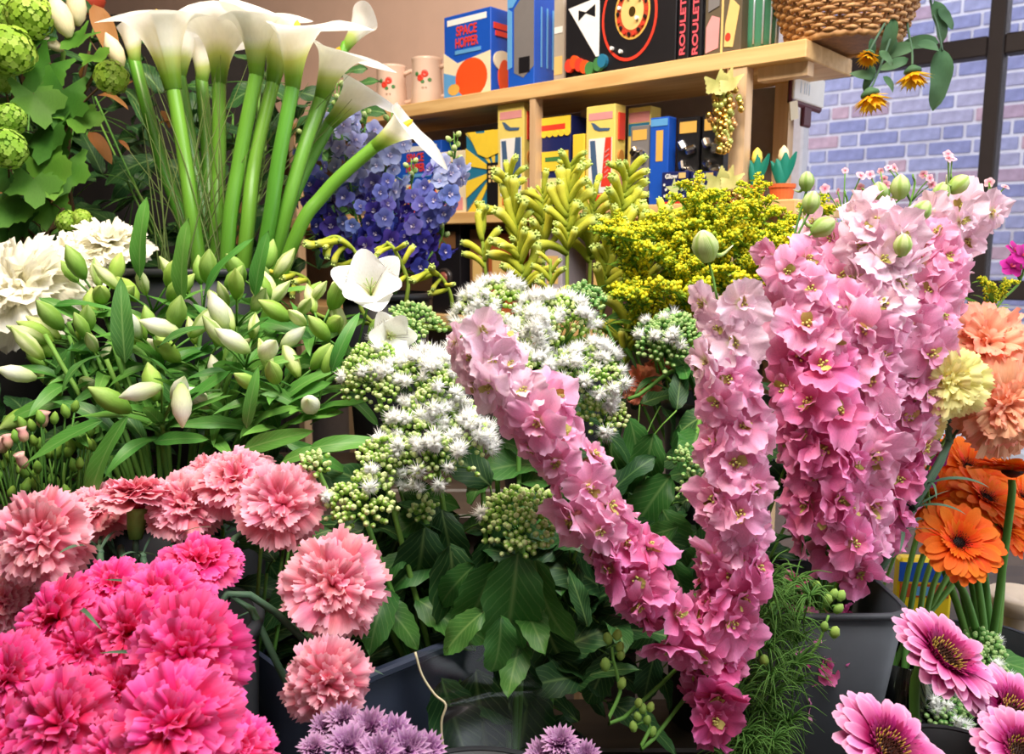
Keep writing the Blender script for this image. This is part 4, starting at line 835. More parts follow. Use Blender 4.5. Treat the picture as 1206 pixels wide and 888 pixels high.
def vib_ball(seed):
    mb = MB(); rd = random.Random(seed); n = 150; mb.add(*[(V, F, [(.5, 0)] * 12) for V, F, UV in [ico((0, 0, 0), .8)]][0])
    for i in range(n):
        z = 1 - 2 * (i + .5) / n; r = math.sqrt(1 - z * z); a = i * 2.39996; dv = Vector((r * math.cos(a), r * math.sin(a), z)); M = frame(dv * rd.uniform(.86, 1.0), jit(dv, .25), rd.uniform(0, 6), rd.uniform(.13, .2)); v0 = rd.uniform(.2, .8)
        for j in range(5):
            V = [(0, 0, 0), (-.42, .5, .12), (-.3, .95, .05), (.3, .95, .05), (.42, .5, .12)]; mb.addM((V, [(0, 4, 3, 2, 1)], [(.5, v0)] + [(.5, v0 + .2)] * 4), M @ Matrix.Rotation(j * 1.2566, 4, 'Z'))
    return mb.mesh('flower_ball', vib_m)
VB = [vib_ball(k) for k in range(3)]
VL = [lobed_leaf(petal_mat('viburnum_leaf', [(0, (52, 94, 28)), (.6, (74, 126, 40)), (1, (96, 148, 54))], transl=.3, var=.22), lob=.3), lobed_leaf(petal_mat('viburnum_leaf_b', [(0, (44, 84, 26)), (1, (72, 120, 44))], transl=.25, var=.2))]
def viburnum(top, path, balls, lvs, label, bk):
    pts = [P(*p) for p in path] + [P(*top)]; foot = base_in(bk); t = thing('viburnum', label, 'flower', foot, 'green snowball branches'); q = catmull(pts, 30); extra = []
    for (bx, by, bd, r) in balls:
        b = P(bx, by, bd); part('flower_ball', random.choice(VB), t, frame(b, (0, -.3, 1), R_(0, 6), r / FPX * bd)); extra.append((min(q, key=lambda z: (z - b).length + abs(z.z - b.z + .04)), b, .0013))
    for (lx, ly, ld, sz, rl) in lvs:
        l = P(lx, ly, ld); part('leaf', random.choice(VL), t, frame(l, jit((0, -.8, .45), .35), rl, sz / FPX * ld)); extra.append((min(q, key=lambda z: (z - l).length), l, .001))
    stem(t, [foot, neck(bk, foot, pts[0])] + pts, .0035, .002, plain('twig', (84, 66, 44), .8, .2), 24, 6, extra=extra); return t
mum_m = petal_mat('mum_purple', [(0, (120, 50, 116)), (.5, (160, 84, 158)), (1, (216, 176, 212))], transl=.25, var=.12)
def mum_mesh(seed):
    mb = MB(); rd = random.Random(seed)
    for lay, (n, tl, L) in enumerate(((20, .15, 1), (18, .45, .95), (15, .8, .85), (10, 1.15, .7), (5, 1.4, .6))):
        for k in range(n): mb.addM(petal_geo(.17, bez((.03, 0), (.5, .12), (1, .2)), lambda s: .5 + .5 * math.sin(PI * min(1, s * .75)), 4, 2, 0, 1, 0, .8, .35), Matrix.Rotation(2 * PI * (k + rd.uniform(-.2, .2)) / n + lay, 4, 'Z') @ Matrix.Rotation(tl + rd.uniform(-.1, .1), 4, 'X') @ Matrix.Scale(L * rd.uniform(.9, 1.08), 4))
    mb.add(*[(V, F, [(.5, 0)] * len(V)) for V, F, UV in [lathe([(0, -.22), (.12, -.18), (.2, .0), (0, .02)], 10)]][0]); return mb.mesh('flower_head', mum_m)
def mum(heads, label, bk, face=(0, -.55, .8), r=.027):
    foot = base_in(bk); t = thing('chrysanthemum', label, 'flower', foot, 'purple spray chrysanthemums'); ms = cache('mum', lambda: [mum_mesh(k) for k in range(3)]); P0 = P(*heads[0][:3]); nk = P0 - ZD * .06; extra = []
    for (hx, hy, hd, rp) in heads:
        c = P(hx, hy, hd); part('flower_head', random.choice(ms), t, frame(c, jit(face, .25), R_(0, 6), rp / FPX * hd)); extra.append((nk, c - Vector(face) * .006, .0012))
    q = stem(t, [foot, neck(bk, foot, nk), nk], .0028, .002, stem_g, 12, extra=extra)
    for i in range(3): a = R_(0, 6); leaf_at(t, random.choice(LO), q[9 + i], (math.cos(a), math.sin(a) - .3, .3), R_(.03, .05))
wax_g = petal_mat('wax_green', [(0, (92, 140, 50)), (1, (140, 180, 76))], transl=.1, var=.12); wax_p = petal_mat('wax_pink', [(0, (150, 160, 90)), (.5, (226, 170, 160)), (1, (240, 200, 190))], transl=.2)
def waxspray(px, py, d, label, bk, n=12, wd=.04):
    c = P(px, py, d); foot = base_in(bk); t = thing('spray_bud_stem', label, 'flower', foot, 'budded filler sprays'); extra = []; q0 = c - ZD * .06
    for i in range(n):
        b = c + Vector((R_(-wd, wd), R_(-.02, .02), R_(-.035, .03))); pk = random.random() < .25
        me = cache(('wx', pk), lambda: MB().add(*lathe([(.1, -.6), (.35, -.4), (.42, 0), (.3, .4), (.42, .7), (.1, .55)] if pk else [(.1, -.6), (.3, -.4), (.4, 0), (.2, .5), (0, .7)], 9)).mesh('bud', wax_p if pk else wax_g))
        part('bud', me, t, frame(b, jit((0, 0, 1), .4), 0, R_(.009, .012))); extra.append((q0 + Vector(((b.x - c.x) * .4, 0, R_(-.02, .02))), b, .0009))
    stem(t, [foot, neck(bk, foot, q0), q0, c], .0022, .0012, stem_g, 12, extra=extra)
def blade_bunch(name, label, cat, blades, mat, r=.0012, kind='stuff', parent=None):
    mb = MB()
    for (pts) in blades: mb.add(*tube(catmull(pts, 8), lambda s: r * (1 - .8 * s), 4))
    o = part(name, mb.mesh(name, mat), parent, kind=kind)
    if parent is None: tag(o, label, cat)
    return o

# ================================================================== PLACEMENT: BUCKETS
B_carn = bucket(175, 735, .60, .075, T1, 'black bucket holding the pink carnations at lower left')
B_front = bucket(560, 960, .52, .07, T1, 'low black bucket holding the purple chrysanthemums')
B_cor = bucket(600, 905, .68, .075, T2 - .0, 'dark bucket holding the white fluffy flowers in the middle', bucket_dark)
B_lark = bucket(958, 690, .78, .064, T2, 'grey tapered bucket below the pink larkspur', bucket_grey, taper=.62, sq=True)
B_al = bucket(205, 575, .80, .085, T2, 'black bucket holding the white alstroemeria')
B_calla = bucket(235, 316, 1.02, .085, T3, 'dark bucket behind the alstroemeria holding the calla lilies', bucket_dark)
B_vib = bucket(10, 300, 1.08, .08, T3, 'dark bucket at far left holding the snowball branches')
B_del = bucket(455, 345, 1.16, .06, T3, 'black bucket holding the blue delphiniums')
B_kp = bucket(650, 415, 1.04, .075, T3, 'black bucket holding the yellow kangaroo paws')
B_sol = bucket(850, 470, .90, .06, T2, 'black bucket holding the goldenrod')
B_ger = bucket(1165, 760, .90, .06, T2, 'black bucket holding the orange gerberas')
B_pg = bucket(1130, 900, .62, .05, T1, 'low black bucket holding the pink gerberas')
# glass vase with stems
c = P(1067, 770, .82); t = thing('glass_vase', 'clear glass vase with green stems behind the pink gerberas', 'vase', (c.x, c.y, T2)); h = c.z - T2
lpart('body', lathe([(0, 0), (.026, 0), (.027, .004), (.029, h * .5), (.033, h), (.0315, h), (.0275, h * .5), (.0255, .008), (0, .008)], 32), glass('vase_glass', (236, 240, 214), .02), t, smooth=True)
for i in range(6):
    a = i * 1.05; stem(t, [Vector((c.x + .015 * math.cos(a), c.y + .015 * math.sin(a), T2 + .012)), Vector((c.x - .012 * math.cos(a), c.y - .012 * math.sin(a), c.z - .02)), P(1066 + i * 11, 690, .86), P(1085 + i * 18, 612, .915)], .003, .0028, stem_g, 12)
# crate edge between the carnations and the white flowers
c = P(440, 790, .66); t = thing('plastic_crate', 'grey blue plastic crate behind the lower pink carnations', 'crate', None, M=Matrix.Translation((c.x, c.y + .05, T2)) @ Matrix.Rotation(.75, 4, 'Z'))
pl = plain('crate_blue', (58, 66, 86), .4, .4); hh = c.z + .014 - T2
for nm, g in (('side', boxg(-.1, -.06, 0, .1, -.056, hh)), ('side', boxg(-.1, .056, 0, .1, .06, hh)), ('end', boxg(-.1, -.056, 0, -.096, .056, hh)), ('end', boxg(.096, -.056, 0, .1, .056, hh)), ('bottom', boxg(-.1, -.06, 0, .1, .06, .004))): lpart(nm, g, pl, t)
lpart('rim', boxg(-.104, -.066, hh - .006, .104, -.058, hh + .002, .002), pl, t)
# curled clear sleeve around the white flowers
t = thing('plastic_sleeve', 'curled clear plastic sleeve edge left of the dark middle leaves', 'wrapper', P(505, 850, .60)); q = catmull([P(489, 768, .60), P(497, 795, .60), P(512, 818, .60), P(525, 830, .60), P(520, 850, .60), P(522, 880, .60), P(530, 920, .60)], 24)
part('edge', MB().add(*tube(q, .0009, 5)).mesh('edge', plain('sleeve_edge', (196, 184, 150), .25, .6)), t)
V = []; F = []
for i, p in enumerate(q): V += [p, p + Vector((.03, .035, -.012)), p + Vector((.075, .05, -.02))]
for i in range(len(q) - 1):
    for k in (0, 1): F.append((3 * i + k, 3 * i + k + 1, 3 * i + k + 4, 3 * i + k + 3))
part('film', MB().add(V, F).mesh('film', glass('film', (214, 220, 214), .15, 1.3)), t)

# ================================================================== CARNATIONS
UPF = (0, -.8, .5)
for a in [(45, 633, .60, 58, 'large salmon pink carnation at the left edge above the hot pink ones', (-.1, -.9, .3)),
          (162, 582, .66, 46, 'salmon pink carnation seen from behind with its green calyx showing', (.0, .25, 1)),
          (216, 592, .66, 44, 'salmon pink carnation right of the visible green calyx', (.1, -.7, .6)),
          (112, 598, .69, 40, 'salmon pink carnation tucked behind the large left one', (0, -.5, .8)),
          (276, 563, .67, 47, 'salmon pink carnation topmost in the row under the alstroemeria', (.05, -.5, .85)),
          (332, 594, .64, 48, 'salmon pink carnation at the right end of the upper row', (.3, -.85, .35)),
          (245, 558, .71, 36, 'small salmon carnation behind the upper row', (0, -.4, .9)),
          (5, 710, .62, 36, 'pale salmon carnation cut by the left edge', (-.2, -.8, .3))]:
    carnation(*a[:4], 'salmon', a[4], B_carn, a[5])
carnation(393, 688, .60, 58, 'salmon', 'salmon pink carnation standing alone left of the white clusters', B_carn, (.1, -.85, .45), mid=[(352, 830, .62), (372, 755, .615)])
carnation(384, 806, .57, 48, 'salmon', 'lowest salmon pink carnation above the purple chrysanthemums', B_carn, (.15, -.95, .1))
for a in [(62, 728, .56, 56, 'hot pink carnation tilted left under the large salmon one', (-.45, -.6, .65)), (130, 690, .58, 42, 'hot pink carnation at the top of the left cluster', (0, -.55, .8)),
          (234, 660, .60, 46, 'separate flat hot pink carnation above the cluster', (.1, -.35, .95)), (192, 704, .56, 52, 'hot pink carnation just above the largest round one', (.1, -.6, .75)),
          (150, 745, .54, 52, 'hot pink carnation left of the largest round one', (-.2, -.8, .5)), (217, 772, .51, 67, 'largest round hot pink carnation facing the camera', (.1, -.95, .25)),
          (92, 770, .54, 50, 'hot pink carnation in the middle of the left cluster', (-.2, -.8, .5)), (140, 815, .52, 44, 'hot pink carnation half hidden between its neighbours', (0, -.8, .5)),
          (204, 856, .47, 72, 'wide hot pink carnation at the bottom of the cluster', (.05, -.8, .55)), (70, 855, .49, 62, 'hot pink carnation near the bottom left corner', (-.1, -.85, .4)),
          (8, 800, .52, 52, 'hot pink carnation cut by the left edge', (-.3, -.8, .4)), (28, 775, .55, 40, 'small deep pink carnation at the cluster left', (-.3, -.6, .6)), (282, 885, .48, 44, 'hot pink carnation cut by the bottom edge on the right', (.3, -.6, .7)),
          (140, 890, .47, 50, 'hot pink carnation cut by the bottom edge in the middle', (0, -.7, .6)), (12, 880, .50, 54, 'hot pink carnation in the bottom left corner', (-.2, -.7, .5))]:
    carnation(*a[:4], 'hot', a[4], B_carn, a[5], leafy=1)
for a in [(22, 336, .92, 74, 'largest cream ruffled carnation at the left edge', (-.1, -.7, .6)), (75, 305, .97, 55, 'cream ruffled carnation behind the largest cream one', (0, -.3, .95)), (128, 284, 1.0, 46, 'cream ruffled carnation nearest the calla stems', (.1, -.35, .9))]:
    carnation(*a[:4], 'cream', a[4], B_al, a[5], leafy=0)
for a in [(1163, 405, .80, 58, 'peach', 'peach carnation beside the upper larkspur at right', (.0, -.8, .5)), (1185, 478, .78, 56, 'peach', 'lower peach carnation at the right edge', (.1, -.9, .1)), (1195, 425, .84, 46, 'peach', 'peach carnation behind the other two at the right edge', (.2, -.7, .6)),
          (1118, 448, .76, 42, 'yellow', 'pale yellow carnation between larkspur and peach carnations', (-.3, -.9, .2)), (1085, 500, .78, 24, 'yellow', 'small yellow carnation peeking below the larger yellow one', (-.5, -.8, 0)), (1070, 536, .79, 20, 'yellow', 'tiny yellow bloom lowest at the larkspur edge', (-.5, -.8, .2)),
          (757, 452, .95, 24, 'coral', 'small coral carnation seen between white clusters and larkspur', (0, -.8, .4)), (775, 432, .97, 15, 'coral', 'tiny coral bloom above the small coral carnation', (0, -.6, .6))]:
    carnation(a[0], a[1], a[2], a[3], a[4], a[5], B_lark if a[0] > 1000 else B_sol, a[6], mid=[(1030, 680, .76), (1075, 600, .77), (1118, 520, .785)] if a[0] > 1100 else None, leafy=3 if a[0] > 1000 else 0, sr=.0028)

# ================================================================== LARKSPUR
larkspur([(548, 395, .60), (590, 445, .60), (640, 500, .60), (690, 580, .60), (735, 660, .605), (770, 715, .61)], 40, .0208, (0, 0, 1, 1, 2, 2), 'pink larkspur spire arching from the white clusters down to the middle', B_lark)
larkspur([(845, 355, .62), (858, 430, .62), (868, 510, .62), (868, 590, .625), (860, 670, .63), (850, 740, .64), (830, 800, .65)], 52, .0216, (0, 0, 1, 1, 1, 2, 2, 2), 'pink larkspur spire with one nodding bud on top, centre right', B_lark, buds=[(831, 292, .62, 44, (-.3, -.3, .9))])
larkspur([(930, 300, .72), (945, 380, .71), (958, 460, .70), (968, 550, .70), (978, 640, .71)], 40, .0265, (1, 1, 2, 2, 2), 'deep pink larkspur spire on the left of the tall group', B_lark, buds=[(955, 240, .72, 30, (.2, 0, 1)), (950, 215, .73, 26, (0, 0, 1)), (968, 268, .72, 34, (.8, 0, .5))])
larkspur([(1040, 255, .74), (1030, 330, .73), (1018, 420, .72), (1008, 520, .72), (1000, 600, .73), (992, 670, .74)], 50, .0275, (0, 0, 1, 1, 1, 2), 'broad pale pink larkspur spire in the middle of the tall group', B_lark, buds=[(1060, 222, .74, 32, (0, 0, 1)), (1036, 228, .76, 28, (-.2, 0, 1)), (1063, 290, .70, 30, (0, -.2, 1)), (1085, 250, .75, 30, (.5, 0, .9))])
larkspur([(1110, 255, .80), (1095, 340, .79), (1078, 420, .78), (1060, 500, .78), (1040, 580, .78), (1025, 640, .78)], 46, .0275, (0, 1, 1, 1, 2, 2), 'pink larkspur spire on the right of the tall group against the window', B_lark, buds=[(1108, 228, .80, 28, (.3, 0, 1)), (1128, 218, .80, 30, (.8, 0, .7))])
larkspur([(1150, 235, .86), (1120, 290, .85), (1085, 350, .84)], 12, .0245, (0, 0, 0), 'palest larkspur tip leaning right across the window bar', B_lark, rad=.9)
larkspur([(985, 260, .80), (988, 330, .79), (990, 420, .78), (990, 520, .78)], 26, .025, (0, 1, 1, 2), 'pale larkspur spire hidden at the back of the tall group', B_lark)
larkspur([(770, 715, .62), (815, 760, .63), (850, 800, .64)], 12, .0205, (2, 2, 3), 'short bright pink larkspur tip hanging low in the middle', B_lark)
larkspur([(820, 835, .63), (845, 845, .64)], 4, .021, (3, 3), 'lowest rose pink larkspur florets near the bottom edge', B_lark)
larkspur([(955, 690, .76), (945, 760, .76), (930, 820, .76)], 8, .019, (2, 3, 2), 'sparse mauve pink larkspur side shoot in front of the grey bucket', B_lark, rad=1.1)
def budshoot(pts, buds, label, bk):
    foot = base_in(bk); t = thing('larkspur_shoot', label, 'shoot', foot, 'green larkspur bud shoots'); q = catmull([P(*p) for p in pts], 14); extra = []
    for (x, y, d, ln) in buds: b = P(x, y, d); part('bud', cache('lkg', lambda: MB().add(*lathe([(.02, -.5), (.25, -.4), (.42, 0), (.28, .4), (0, .6)], 10)).mesh('bud', petal_mat('greenbud', [(0, (120, 160, 60)), (1, (170, 200, 100))], transl=.15))), t, frame(b, jit((.1, 0, 1), .5), 0, ln / FPX * d)); extra.append((min(q, key=lambda z: (z - b).length), b, .0009))
    stem(t, [foot, neck(bk, foot, q[0])] + q[::3], .0018, .001, stem_g, 24, extra=extra)
budshoot([(930, 800, .68), (955, 770, .68), (968, 748, .68), (982, 705, .68)], [(975, 706, .68, 14), (982, 700, .68, 13), (990, 702, .68, 14), (987, 717, .68, 14), (971, 738, .68, 12), (983, 745, .68, 15), (962, 690, .69, 13)], 'green bud shoot in front of the grey bucket rim', B_lark)
budshoot([(735, 845, .62), (728, 800, .62), (722, 775, .62), (720, 752, .62)], [(716, 752, .62, 15), (727, 748, .62, 14), (730, 762, .62, 13), (731, 772, .62, 13), (713, 783, .62, 16), (732, 805, .62, 14)], 'green bud shoot in the dark gap under the arching spire', B_lark)
budshoot([(770, 870, .62), (760, 840, .62), (752, 820, .62)], [(752, 828, .62, 12), (757, 835, .62, 12), (751, 844, .62, 12), (766, 833, .62, 12), (768, 862, .62, 13), (746, 856, .62, 13), (762, 848, .62, 12)], 'low green bud shoot at the bottom middle', B_lark)
budshoot([(890, 760, .66), (885, 740, .66), (884, 720, .66)], [(886, 728, .66, 12), (893, 735, .66, 14), (882, 742, .66, 12), (898, 748, .66, 13), (888, 770, .66, 13), (900, 778, .66, 14)], 'green bud shoot right of the centre spire', B_lark)
bl = []
for i in range(46):
    s = i / 45; x = 925 - 30 * s + R_(-42, 36); y = 672 + 235 * s + R_(-15, 15); d = R_(.655, .70); p = P(x, y, d); bl.append([p, P(x + R_(-12, 12), y + 40, d + .01), P(x + R_(-20, 20), y + 90, d + .02)])
    for k in range(24):
        a = R_(0, 6.28); l = R_(.014, .034); o = Vector((math.cos(a), math.sin(a) * .7, R_(-.4, .9))) * l; bl.append([p, p + o * .5 + ZD * l * .12, p + o - ZD * l * R_(.1, .5)])
blade_bunch('feathery_foliage', 'feathery green larkspur foliage in front of the grey bucket', 'foliage', bl, petal_mat('feather', [(0, (60, 106, 44)), (1, (92, 140, 62))], transl=.1), .0009)

# ================================================================== ALSTROEMERIA
for i, (x, y, d, lb, kw) in enumerate([
    (115, 325, .90, 'alstroemeria stem with fat buds in front of the cream carnations', {}), (175, 330, .88, 'alstroemeria stem with an upright leaf left of the calla stems', {}),
    (65, 385, .84, 'alstroemeria stem drooping left below the cream carnations', dict(up=(-.6, -.2, .6))), (35, 440, .82, 'lowest left alstroemeria stem with narrow green buds', dict(up=(-.9, -.2, .2), white=.1)),
    (185, 385, .80, 'alstroemeria stem with one big white bud', dict(white=.3, bl=[(190, 386, .78, 46, (-.9, -.2, .35))])), (235, 330, .90, 'alstroemeria stem at the feet of the calla lilies', {}),
    (285, 390, .78, 'alstroemeria stem with pale buds left of the open white flower', dict(white=.4, bl=[(275, 402, .76, 46, (-.6, -.2, .5))])), (275, 345, .86, 'alstroemeria stem behind the pale buds', {}), (335, 340, .86, 'alstroemeria stem with pointed leaves below the calla lilies', {}),
    (330, 425, .76, 'alstroemeria stem with a single low green bud', dict(nb=4, white=.1)), (375, 350, .82, 'alstroemeria stem with a cluster of fat buds right of the calla stems', dict(white=.25)),
    (415, 385, .80, 'alstroemeria stem bearing the open white streaked flowers', dict(nb=4, open_=[(436, 338, .80, 46, (.1, -.8, .5)), (460, 396, .75, 32, (.3, -.9, .1))])),
    (185, 455, .74, 'alstroemeria stem with two white nodding buds', dict(nb=3, white=.3, bl=[(167, 461, .72, 46, (-.85, -.3, -.2)), (214, 476, .71, 50, (.05, -.2, -1))])), (120, 395, .83, 'alstroemeria stem among the left leaves', {}),
    (235, 400, .82, 'alstroemeria stem in the middle of the bunch', {}), (300, 310, .93, 'alstroemeria stem furthest back beside the calla stems', dict(nb=4)), (90, 440, .84, 'alstroemeria stem half hidden at lower left of the bunch', dict(nb=3, up=(-.5, -.3, .6))), (370, 440, .76, 'alstroemeria stem at the right edge of the bunch', dict(nb=4, white=.1)), (265, 450, .79, 'alstroemeria stem low in the middle of the bunch', dict(nb=2))]):
    alstro(x, y, d, lb, B_al, **kw)
# broad leaves low in the bunch
t = thing('alstroemeria_foliage', 'leafy alstroemeria stems with broad hanging leaves above the pink carnations', 'foliage', B_al[0])
for (x, y, d, dx, dy, dz, sz, me) in ((150, 490, .70, -.6, -.3, -.9, .095, 0), (120, 495, .72, -.7, -.2, -.3, .07, 2), (290, 505, .70, .25, -.3, .9, .05, 0), (285, 530, .70, .9, -.3, .35, .06, 2), (330, 545, .69, .9, -.3, .5, .055, 1), (335, 520, .72, .8, -.3, -.2, .06, 1), (165, 330, .84, .05, -.1, 1, .075, 2), (215, 360, .80, .05, -.2, 1, .075, 2), (240, 350, .82, .5, -.2, 1, .07, 0), (45, 350, .84, .9, -.2, -.3, .08, 3), (60, 360, .84, .9, -.2, .2, .06, 3), (300, 350, .82, .2, -.2, 1, .06, 2), (390, 440, .74, .3, -.2, .8, .06, 1), (180, 520, .74, .9, -.3, .2, .05, 2), (360, 530, .69, .9, -.2, .3, .07, 1)):
    leaf_at(t, LB[me], P(x, y, d), (dx, dy, dz), sz * 1.1, face=(R_(-.5, .5), -.7, .6), roll=R_(-.3, .3))
for i in range(26):
    x, y = R_(40, 400), R_(400, 540); p = P(x, y, R_(.76, .84)); leaf_at(t, random.choice(LM), p, (R_(-1, 1), R_(-.5, .2), R_(-.3, 1)), R_(.05, .08), roll=R_(-.6, .6))
for i in range(16):
    x = R_(40, 420); foot = base_in(B_al); stem(t, [foot, neck(B_al, foot, P(x, 400, .8)), P(x, R_(380, 430), R_(.78, .86))], .003, .0022, stem_g, 10)

# ================================================================== CALLA LILIES
calla(203, 99, 1.0, 112, (-.12, -.12, 1), [(232, 295, 1.0), (218, 190, 1.0)], 'leftmost large calla lily with a straight bright green stem', B_calla, 1, PI + .5)
calla(258, 95, 1.04, 88, (.05, .1, 1), [(255, 300, 1.03), (258, 190, 1.04)], 'calla lily with narrow white throat second from the left', B_calla, 0, .4)
calla(302, 85, 1.0, 92, (.05, -.05, 1), [(268, 300, 1.0), (282, 190, 1.0)], 'calla lily with wide open white rim above the middle stems', B_calla, 1, PI * .9)
calla(322, 95, 1.02, 90, (.22, 0, 1), [(288, 300, 1.0), (300, 190, 1.01)], 'calla lily leaning right behind the wide open one', B_calla, 0, -.6)
calla(345, 99, .98, 96, (.15, -.15, 1), [(310, 300, .99), (328, 190, .98)], 'calla lily with a curled white tip, third from the right', B_calla, 1, 1.9)
calla(378, 115, 1.02, 84, (.4, -.1, .9), [(325, 300, 1.0), (352, 195, 1.0)], 'calla lily bending right with folded rim', B_calla, 0, 1.4)
calla(388, 147, 1.06, 78, (.75, 0, .75), [(322, 300, 1.03), (352, 215, 1.05)], 'calla lily half hidden behind the outermost one', B_calla, 2, 1.2)
calla(441, 173, .98, 76, (.82, -.15, .52), [(340, 300, .98), (382, 228, .98)], 'outermost calla lily nodding right over the delphiniums', B_calla, 1, 1.57, sw=.0075)
calla(212, 92, 1.10, 70, (.1, .2, 1), [(245, 300, 1.06), (228, 190, 1.08)], 'smaller cream calla lily behind the leftmost one', B_calla, 3, 1)
calla(160, 77, 1.12, 62, (-.1, .1, 1), [(225, 300, 1.08), (190, 190, 1.10)], 'budding cream calla lily behind the snowball', B_calla, 3, 2)
calla(405, 59, 1.08, 55, (.6, .2, .9), [(318, 300, 1.05), (360, 180, 1.07)], 'closed pale green calla bud at the upper right of the bunch', B_calla, 3, 0, sw=.006)
calla(238, 99, 1.12, 66, (.05, .2, 1), [(250, 300, 1.07), (245, 190, 1.10)], 'small white calla lily deep inside the bunch', B_calla, 2, 2.2)
bl = []
for i in range(60):
    x = R_(140, 430); y = R_(60, 200); d = R_(.98, 1.10); b = Vector((B_calla[0].x + R_(-.05, .05), B_calla[0].y + R_(-.05, .05), B_calla[0].z + .2)); e = P(x, y, d); bl.append([b, b.lerp(e, .5) + Vector((0, 0, .03)), e])
blade_bunch('bear_grass', 'fine dark grass blades among the calla stems', 'grass', bl, petal_mat('grass_dark', [(0, (70, 96, 50)), (1, (110, 128, 70))], transl=.1), .0013)

# ================================================================== VIBURNUM, LILY BUDS, DARK PLANTS AT LEFT
viburnum((30, 10, 1.08), [(20, 280, 1.08), (25, 150, 1.08)], [(12, 58, 1.02, 29), (35, 18, 1.05, 28), (10, 22, 1.08, 24)], [(60, 75, 1.06, 42, 2.6), (40, 110, 1.04, 46, 3.4), (75, 105, 1.05, 44, 2.9), (90, 130, 1.07, 40, 3.0), (50, 40, 1.07, 36, 2.0)], 'snowball branch with two big green balls in the top left corner', B_vib)
viburnum((120, 70, 1.06), [(50, 280, 1.08), (70, 170, 1.07)], [(131, 91, 1.02, 20)], [(100, 40, 1.07, 30, 2.5), (110, 65, 1.05, 26, 4), (60, 150, 1.05, 46, 3.2), (78, 190, 1.06, 40, 3.0), (55, 195, 1.04, 46, 3.6)], 'snowball branch with a single round ball left of the calla lilies', B_vib)
viburnum((15, 110, 1.06), [(10, 290, 1.07), (12, 200, 1.06)], [(12, 140, 1.02, 19), (8, 175, 1.00, 24), (2, 95, 1.05, 16)], [(40, 210, 1.03, 44, 3.3), (25, 235, 1.04, 40, 2.7), (50, 160, 1.08, 40, 3.9), (15, 205, 1.05, 36, 3.1), (25, 120, 1.07, 34, 2.4)], 'snowball branch with small half opened balls at the left edge', B_vib)
viburnum((75, 245, 1.05), [(40, 300, 1.06), (60, 270, 1.05)], [(80, 262, 1.03, 14), (96, 258, 1.03, 12)], [(30, 255, 1.05, 34, 2.6), (60, 240, 1.06, 36, 3.1), (10, 270, 1.06, 30, 3.2)], 'low snowball twig just above the cream carnations', B_vib)
foot = base_in(B_vib); t = thing('lily_stem', 'cream lily buds between the snowballs at top left', 'flower', foot); q = stem(t, [foot, P(60, 200, 1.1), P(75, 60, 1.1)], .004, .003, stem_g)
for (x, y, d, ln, dv) in ((72, 20, 1.06, 50, (-.35, 0, 1)), (90, 8, 1.08, 44, (.0, 0, 1)), (62, 52, 1.07, 26, (-.6, -.3, .4)), (135, 60, 1.10, 40, (-.4, 0, .9))):
    L_ = ln / FPX * d; part('bud', cache('lily', lambda: MB().add(*budg(.26)).mesh('bud', petal_mat('lily_cream', [(0, (170, 186, 110)), (.3, (222, 214, 170)), (1, (238, 226, 200))], transl=.2))), t, frame(P(x, y, d) - Vector(dv).normalized() * L_ * .5, dv, 0, L_))
dry = petal_mat('dry_leaf', [(0, (150, 96, 50)), (1, (206, 150, 96))], transl=.2, var=.2); DR = leaves('dry', dry, [dict(lance, W=.5), dict(lance, W=.6, bend=1.2, twist=.6)])
t = thing('copper_foliage', 'dry copper leaves scattered behind the snowball branches', 'foliage', B_vib[0] + Vector((.08, .06, .2))); stem(t, [B_vib[0] + Vector((.08, .06, .2)), P(80, 200, 1.12), P(105, 60, 1.12)], .003, .002, plain('twig', (84, 66, 44)))
for (x, y, s) in ((115, 122, .035), (92, 65, .025), (105, 165, .04), (48, 225, .035), (190, 140, .02), (185, 158, .025), (70, 235, .03), (140, 175, .015), (160, 105, .018), (110, 15, .06), (270, 270, .03), (287, 262, .03), (100, 88, .02), (30, 240, .03)):
    leaf_at(t, random.choice(DR), P(x, y - 10, 1.13), (R_(-.6, .6), -.1, R_(-1, .5)), s * 1.3)
bush = lambda nm, lb, xs, ys, ds, n, sz: None
def dark_bush(label, foot, x0, x1, y0, y1, d0, d1, nst, nl, size, meshes):
    t = thing('foliage_plant', label, 'plant', foot)
    Q = []; tw = MB()
    for i in range(nst): Q += stem(t, [foot, foot.lerp(P((x0 + x1) / 2, y1, (d0 + d1) / 2), .6), P(R_(x0, x1), R_(y0, (y0 + y1) / 2), R_(d0, d1))], .003, .0015, stem_g, 8, 5)
    for i in range(nl):
        p = P(R_(x0, x1), R_(y0, y1), R_(d0, d1)); n_ = min(Q, key=lambda z: (z - p).length_squared); tw.add(*tube(catmull([n_, n_.lerp(p, .5) + ZD * .004, p], 3), .0009, 3))
        leaf_at(t, random.choice(meshes), p, (R_(-1, 1), R_(-.6, .3), R_(-.7, .8)), size * R_(.7, 1.2), roll=R_(-.5, .5))
    part('petioles', tw.mesh('petioles', stem_g), t, kind='stuff')
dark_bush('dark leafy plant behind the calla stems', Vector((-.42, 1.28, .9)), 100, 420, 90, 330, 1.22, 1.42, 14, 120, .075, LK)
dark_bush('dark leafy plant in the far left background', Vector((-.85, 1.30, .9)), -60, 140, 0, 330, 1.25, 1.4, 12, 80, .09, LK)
part('panel', MB().add(*boxg(-1.4, 1.62, 0, -.45, 1.66, 1.92)).mesh('panel', plain('shade_panel_dark', (26, 22, 20), .7, .2)), thing('shade_panel', 'added dark cupboard behind the calla lilies', 'backdrop', (-.9, 1.64, 0)))  # near-black panel, added to stand in for the shade behind the callas
